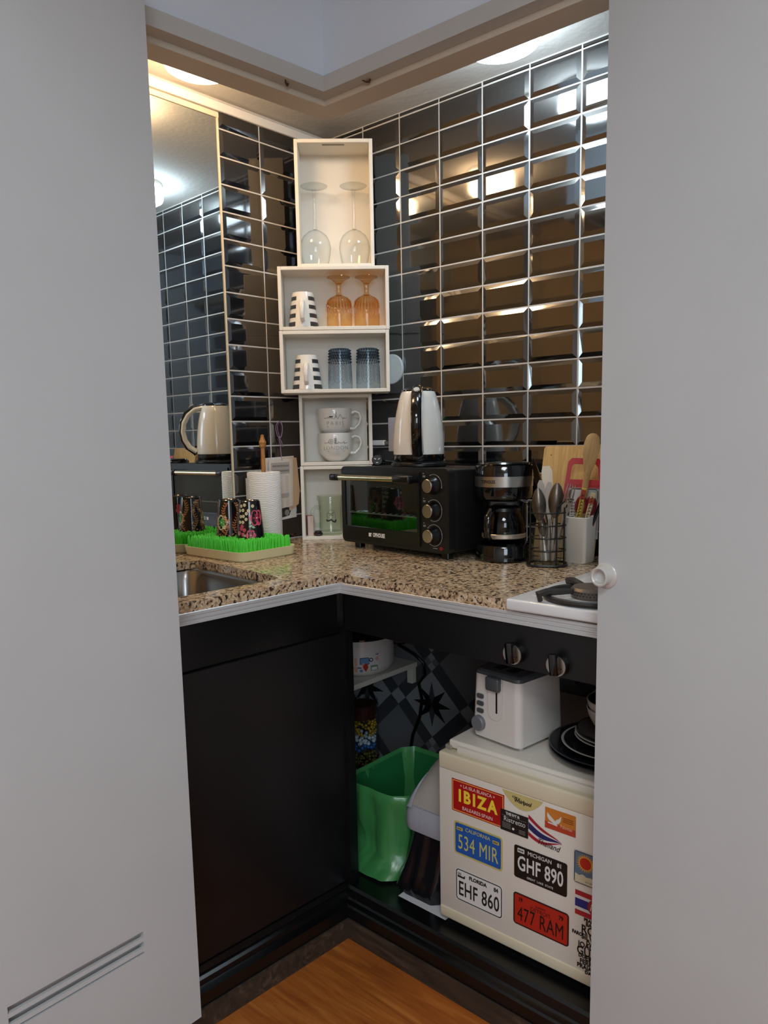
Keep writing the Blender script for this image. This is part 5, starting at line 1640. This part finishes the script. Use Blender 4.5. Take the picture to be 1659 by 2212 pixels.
for z in (0.069, 0.0865, 0.104):
    b = NB(); poly(b, rrect(0.0185, 0.038, z, z + 0.0105, 0.0040, 4), 0.003, T(0, 0.001, 0) @ FRONT); fin('button', b, TG, toa)
b = NB(); lathe(b, [(0.0, 0.0), (0.0185, 0.0), (0.018, 0.010), (0.016, 0.012), (0.0, 0.0125)], 32, M=T(0.0255, 0.002, 0.044, rx=PI / 2)); fin('dial', b, mat('toaster_dial_grey', '6a6e72', rough=0.35), toa)
for x, y in ((0.02, 0.03), (tw - 0.02, 0.03), (0.02, tl - 0.03), (tw - 0.02, tl - 0.03)):
    b = NB(); lathe(b, [(0.0, 0.0), (0.006, 0.0), (0.006, 0.010), (0.0, 0.010)], 14, M=T(x, y, 0)); fin('foot', b, TW, toa)

# plates and bowls
PB = mat('black_glazed_stoneware', '15171b', rough=0.18, coat=0.3); PG = mat('grey_glazed_stoneware', '5f5a55', rough=0.3); PRM = mat('pale_rim_glaze', '9b9891', rough=0.25); PBW = mat('pale_grey_bowl', 'b4aea6', rough=0.25)
PCX, PCY = 1.222, -0.408
z = 0.5685
def plate(name, label, r, z, h, mbody, mrim, grp, dx=0.0, dy=0.0):
    t = thing(name, label, 'plate', (PCX + dx, PCY + dy, z), 0, grp)
    b = NB(); lathe(b, [(0.0, 0.0), (r * 0.55, 0.0), (r * 0.6, 0.002), (r * 0.97, h - 0.002), (r, h), (r * 0.97, h + 0.0008), (r * 0.62, 0.0062), (0.0, 0.0055)], 56); fin('dish', b, mbody, t)
    b = NB(); lathe(b, [(r * 0.985, h - 0.0012), (r * 1.003, h), (r * 0.985, h + 0.0014), (r * 0.95, h + 0.0002)], 56, cap0=False, cap1=False); fin('rim_line', b, mrim, t)
plate('dinner_plate', 'big black plate at the bottom of the plate stack', 0.136, z, 0.018, PB, mat('dark_rim', '34363a', rough=0.2), 'stacked plates on the fridge', 0.004, 0.0)
plate('dinner_plate', 'big black plate second from the bottom of the plate stack', 0.134, z + 0.009, 0.018, PB, mat('dark_rim', ''), 'stacked plates on the fridge', 0.0, 0.002)
plate('dinner_plate', 'black plate with a pale grey rim in the middle of the plate stack', 0.108, z + 0.021, 0.016, PB, PRM, 'stacked plates on the fridge', 0.006, -0.006)
plate('side_plate', 'smaller pale-rimmed plate, lower of the two under the top plate', 0.088, z + 0.034, 0.014, PG, PRM, 'stacked plates on the fridge', 0.010, 0.004)
plate('side_plate', 'smaller pale-rimmed plate just below the top plate', 0.088, z + 0.0405, 0.014, PG, PRM, 'stacked plates on the fridge', 0.010, 0.006)
plate('side_plate', 'brown-grey plate with a dark edge on top of the plate stack', 0.086, z + 0.047, 0.014, mat('brown_grey_glaze', '4a443f', rough=0.3), PB, 'stacked plates on the fridge', 0.010, 0.008)
for i, (zz, lab) in enumerate(((0.054, 'lower pale grey bowl on the plate stack'), (0.072, 'pale grey bowl with dark inside, topmost on the plates'))):
    t = thing('bowl', lab, 'bowl', (PCX + 0.012, PCY + 0.006, z + zz), 0, 'bowls on the plate stack')
    b = NB(); lathe(b, [(0.0, 0.0), (0.028, 0.0), (0.032, 0.003), (0.052, 0.020), (0.062, 0.040), (0.066, 0.056), (0.0645, 0.0575), (0.063, 0.056)], 48, cap0=True, cap1=False); fin('shell', b, PBW, t)
    b = NB(); lathe(b, [(0.063, 0.0558), (0.059, 0.040), (0.049, 0.022), (0.030, 0.006), (0.0, 0.004)], 48, cap0=False); fin('glazed_inside', b, mat('dark_bowl_glaze', '2a2725', rough=0.2), t)

# shelf with the pot
t = thing('wall_shelf', 'small white shelf board under the counter carrying the enamel pot', 'shelf', (0, 0, 0))
b = NB(); box(b, 0.02, 0.363, -0.50, -0.008, 0.510, 0.526, bev=0.001, seg=1); fin('board', b, mat('shelf_white', 'd2cfc0', rough=0.5), t)
b = NB(); box(b, 0.336, 0.358, -0.03, -0.008, 0.455, 0.510, bev=0.001, seg=1); fin('bracket', b, mat('shelf_white', ''), t)
pot = thing('enamel_pot', 'white enamel pot printed with kitchen tools, on the shelf under the counter', 'pot', (0.262, -0.178, 0.5265), R(-52) + PI / 2)
pr_ = 0.112
b = NB(); lathe(b, [(0.0, 0.0), (0.075, 0.0), (0.094, 0.005), (0.106, 0.018), (0.111, 0.035), (0.112, 0.09), (0.112, 0.118), (0.108, 0.118), (0.107, 0.04), (0.09, 0.012), (0.0, 0.008)], 56)
fin('body', b, mat('white_pot_enamel', 'cfc9c4', rough=0.2, coat=0.3), pot)
b = NB(); lathe(b, [(0.111, 0.117), (0.1135, 0.119), (0.1135, 0.124), (0.090, 0.134), (0.0, 0.138)], 56, cap0=False); fin('lid', b, GLOSSB, pot)
b = NB(); box(b, 0.108, 0.150, -0.022, 0.022, 0.085, 0.103, bev=0.006, seg=3); box(b, -0.150, -0.108, -0.022, 0.022, 0.085, 0.103, bev=0.006, seg=3); fin('handle', b, BLACK, pot)
b = NB()
pm = [sm('1f3358'), sm('5b7fa6'), sm('a32a22'), sm('c79a86'), sm('6f8f78'), sm('d8d4cc')]
poly(b, circle(-0.040, 0.052, 0.027, 24), 0.0004, None, 1); poly(b, circle(-0.040, 0.052, 0.020, 24), 0.0006, None, 5)
for i in range(5): poly(b, circle(-0.040 + 0.006 * math.cos(i * 1.3), 0.050 + 0.006 * math.sin(i * 1.3), 0.0042, 10), 0.0008, None, 2)
poly(b, rrect(-0.010, 0.0, 0.042, 0.068, 0.004, 3), 0.0004, None, 3); poly(b, rrect(-0.011, 0.001, 0.022, 0.040, 0.002, 2), 0.0004, None, 3)
stroke(b, [(-0.026, 0.036), (0.012, 0.036)], 0.003, 0.0007, None, 0); poly(b, circle(-0.028, 0.036, 0.006, 12, 0.0045), 0.0008, None, 0)
poly(b, rrect(0.008, 0.038, 0.046, 0.068, 0.003, 2), 0.0004, None, 0); poly(b, rrect(0.010, 0.036, 0.048, 0.066, 0.002, 2), 0.0006, None, 1)
poly(b, circle(0.044, 0.060, 0.0065, 14), 0.0005, None, 0); poly(b, circle(0.044, 0.060, 0.0035, 12), 0.0007, None, 5)
poly(b, [(0.026, 0.050), (0.020, 0.046), (0.018, 0.038), (0.026, 0.022), (0.034, 0.036), (0.033, 0.048)], 0.0009, None, 2); poly(b, [(0.017, 0.052), (0.014, 0.044), (0.021, 0.026), (0.025, 0.048)], 0.0008, None, 3)
poly(b, rrect(0.042, 0.066, 0.024, 0.042, 0.001, 2), 0.0005, None, 4); poly(b, rrect(0.045, 0.063, 0.026, 0.036, 0.001, 2), 0.0007, None, 5)
poly(b, circle(0.064, 0.062, 0.006, 12), 0.0004, None, 3); poly(b, circle(0.012, 0.026, 0.005, 12), 0.0004, None, 1)
for x, y in ((-0.016, 0.070), (0.065, 0.074), (-0.020, 0.024)):
    for a in (0.5, 1.6, 2.7): stroke(b, [(x, y), (x + 0.006 * math.cos(a), y + 0.006 * math.sin(a))], 0.0016, 0.0005, None, 0)
wrap(b, 0.1122, taper=lambda y: 0.1122 if y > 0.036 else 0.1122 - (0.036 - y) * 0.2)
fin('kitchen_print', b, pm, pot, smooth=False)

# cord down the patterned wall
b = NB(); tube(b, [(0.30, -0.03, 0.58), (0.36, -0.02, 0.555), (0.395, -0.014, 0.53), (0.398, -0.012, 0.49), (0.372, -0.012, 0.455), (0.385, -0.012, 0.40), (0.375, -0.013, 0.34), (0.345, -0.014, 0.27), (0.330, -0.014, 0.20), (0.335, -0.014, 0.13)], 0.0055, 10)
tag(fin('cable', b, BLACK), 'thick black power cord running down the patterned wall', 'cable')

# vase of glass beads
vs = thing('bead_vase', 'clear glass vase of coloured glass beads behind the green bag', 'vase', (0.205, -0.11, 0.115), 0)
b = NB(); lathe(b, [(0.0, 0.0), (0.050, 0.0), (0.052, 0.004), (0.052, 0.275), (0.050, 0.276), (0.049, 0.272), (0.049, 0.010), (0.0, 0.008)], 36); fin('glass', b, CLEAR, vs)
b = NB()
bm_ = [sm('6b6a2c'), sm('b08f1c'), sm('2f62a8'), sm('b9c6d2'), sm('5a1f14')]
rn = random.Random(9)
for i in range(330):
    a = rn.uniform(0, 2 * PI); q = 0.045 * math.sqrt(rn.uniform(0.45, 1)); zz = rn.uniform(0.014, 0.225)
    mi = 0 if zz < 0.10 else (2 if zz < 0.125 else (3 if zz < 0.155 else (1 if zz < 0.21 else 0)))
    n0 = len(b.faces)
    bmesh.ops.create_icosphere(b, subdivisions=1, radius=0.0075 if mi in (2, 3) else 0.0055, matrix=Matrix.Translation((q * math.cos(a), q * math.sin(a), zz)))
    b.faces.ensure_lookup_table()
    for f in b.faces[n0:]: f.material_index = mi
o = fin('beads', b, bm_, vs, ang=80); o['kind'] = 'stuff'
b = NB(); lathe(b, [(0.0, 0.215), (0.047, 0.215), (0.047, 0.262), (0.0, 0.262)], 28); fin('dark_filling', b, sm('3a120c'), vs)

# green bag bin
from mathutils import noise as mnoise
gb = thing('waste_bin', 'waste bin lined with a green plastic bag', 'bin', (0, 0, 0))
bx0, bx1, by0, by1 = 0.487, 0.700, -0.505, -0.215
def gl_(k, z, amp, seed, r=0.03, dx=0.0, dy=0.0):
    out = []
    q = rrect(bx0 - k, bx1 + k, by0 - k, by1 + k, r, 1)
    q = q
    per = []
    m = len(q)
    seglen = [math.dist(q[i], q[(i + 1) % m]) for i in range(m)]
    tot = sum(seglen)
    N_ = 120
    for s in range(N_):
        d = tot * s / N_
        i = 0
        while d > seglen[i]:
            d -= seglen[i]; i += 1
        f = d / seglen[i]
        x = q[i][0] + (q[(i + 1) % m][0] - q[i][0]) * f; y = q[i][1] + (q[(i + 1) % m][1] - q[i][1]) * f
        nv = mnoise.noise((x * 26, y * 26, z * 4 + seed)) * amp * 1.3 + mnoise.noise((x * 70, y * 70, z * 7 + seed)) * amp * 0.45
        cx, cy = (bx0 + bx1) / 2, (by0 + by1) / 2
        l = math.hypot(x - cx, y - cy)
        out.append((x + (x - cx) / l * nv + dx, y + (y - cy) / l * nv + dy, z + mnoise.noise((x * 9, y * 9, seed + 4)) * amp * 0.7))
    return out
b = NB()
loft(b, [gl_(-0.030, 0.150, 0.004, 1), gl_(-0.012, 0.25, 0.006, 1), gl_(-0.004, 0.325, 0.004, 1), gl_(0.001, 0.339, 0.003, 1), gl_(0.006, 0.334, 0.004, 1), gl_(0.007, 0.318, 0.005, 1), gl_(0.004, 0.30, 0.011, 1), gl_(0.002, 0.25, 0.014, 1), gl_(-0.002, 0.20, 0.014, 2),
         gl_(-0.004, 0.16, 0.013, 2), gl_(0.008, 0.132, 0.010, 3, dx=-0.016, dy=-0.02), gl_(0.014, 0.120, 0.006, 3, dx=-0.022, dy=-0.035), gl_(0.000, 0.1155, 0.0, 3, dx=-0.018, dy=-0.03)])
t_ = bmesh.new(); t_.faces.new([t_.verts.new(p) for p in gl_(-0.030, 0.150, 0.004, 1)]); merge(b, t_)
gmat = mat('green_bin_bag', '3d8249', rough=0.25, bump=0.5, bscale=28)
gmat.node_tree.nodes['Principled BSDF'].inputs['Transmission Weight'].default_value = 0.0
fin('green_bag', b, gmat, gb, ang=60)
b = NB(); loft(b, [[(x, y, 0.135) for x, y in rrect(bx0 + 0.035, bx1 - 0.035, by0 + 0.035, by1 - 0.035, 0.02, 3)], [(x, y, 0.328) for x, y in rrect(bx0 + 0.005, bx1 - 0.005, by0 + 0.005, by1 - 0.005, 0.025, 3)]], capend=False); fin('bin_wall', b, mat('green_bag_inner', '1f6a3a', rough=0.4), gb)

# swing-top bin
sb = thing('swing_bin', 'small swing-top bin with a pale lid and a black bag', 'bin', (0, 0, 0))
bx0, bx1, by0, by1 = 0.732, 0.866, -0.520, -0.250
b = NB()
loft(b, [gl_(-0.004, 0.312, 0.002, 5), gl_(0.002, 0.300, 0.004, 5), gl_(0.004, 0.27, 0.007, 5), gl_(0.004, 0.23, 0.009, 5, dx=-0.006, dy=-0.006), gl_(0.008, 0.18, 0.013, 6, dx=-0.014, dy=-0.013), gl_(0.012, 0.14, 0.012, 6, dx=-0.022, dy=-0.022), gl_(0.004, 0.1155, 0.0, 6, dx=-0.016, dy=-0.022)])
t_ = bmesh.new(); t_.faces.new([t_.verts.new(p) for p in gl_(-0.004, 0.312, 0.002, 5)]); merge(b, t_)
fin('black_bag', b, mat('black_bin_bag', '121216', rough=0.2, bump=0.6, bscale=30), sb, ang=60)
LIDM = mat('pale_grey_lid', '9fa0aa', rough=0.35)
b = NB()
def ll(k, z, r=0.035): return [(x, y, z) for x, y in rrect(bx0 - k - 0.006, bx1 + k, by0 - k - 0.006, by1 + k, r, 6)]
loft(b, [ll(0.004, 0.286), ll(0.006, 0.300), ll(0.004, 0.330), ll(-0.004, 0.345)])
fin('lid_rim', b, LIDM, sb)
b = NB()
t_ = bmesh.new(); rows = []
for i in range(17):
    a = PI * i / 16
    y = (by0 + by1) / 2 - math.cos(a) * (by1 - by0) / 2 * 0.97
    rows.append([t_.verts.new((x, y, 0.340 + 0.115 * math.sin(a) * kz)) for x, kz in ((bx0 + 0.012, 0.55), (bx0 + 0.030, 0.92), (bx0 + 0.06, 1.0), (bx1 - 0.03, 1.0), (bx1, 0.93))])
for p, q in zip(rows, rows[1:]):
    for k in range(4):
        t_.faces.new((p[k], p[k + 1], q[k + 1], q[k]))
merge(b, t_)
fin('swing_flap', b, mat('pale_warm_flap', 'aaa39c', rough=0.35), sb, ang=60)
b = NB()
pts = []
t_ = bmesh.new(); rows = []
for i in range(17):
    a = PI * i / 16
    y = (by0 + by1) / 2 - math.cos(a) * (by1 - by0) / 2 * 1.0
    rows.append([t_.verts.new((x, y, 0.338 + 0.112 * math.sin(a) * kz)) for x, kz in ((bx0 - 0.002, 0.0), (bx0 + 0.002, 0.50), (bx0 + 0.012, 0.70), (bx0 + 0.016, 0.66))])
for p, q in zip(rows, rows[1:]):
    for k in range(3):
        t_.faces.new((p[k], p[k + 1], q[k + 1], q[k]))
merge(b, t_)
fin('lid_cheek', b, LIDM, sb, ang=60)

b = NB(); poly(b, [(0.735, -0.588), (0.885, -0.586), (0.885, -0.49), (0.735, -0.48)], 0.0015, T(0, 0, 0.1142))
tag(fin('liner_sheet', b, mat('white_liner', 'cfd2d4', rough=0.5), smooth=False), 'white liner sheet under the bins on the cabinet floor', 'liner')
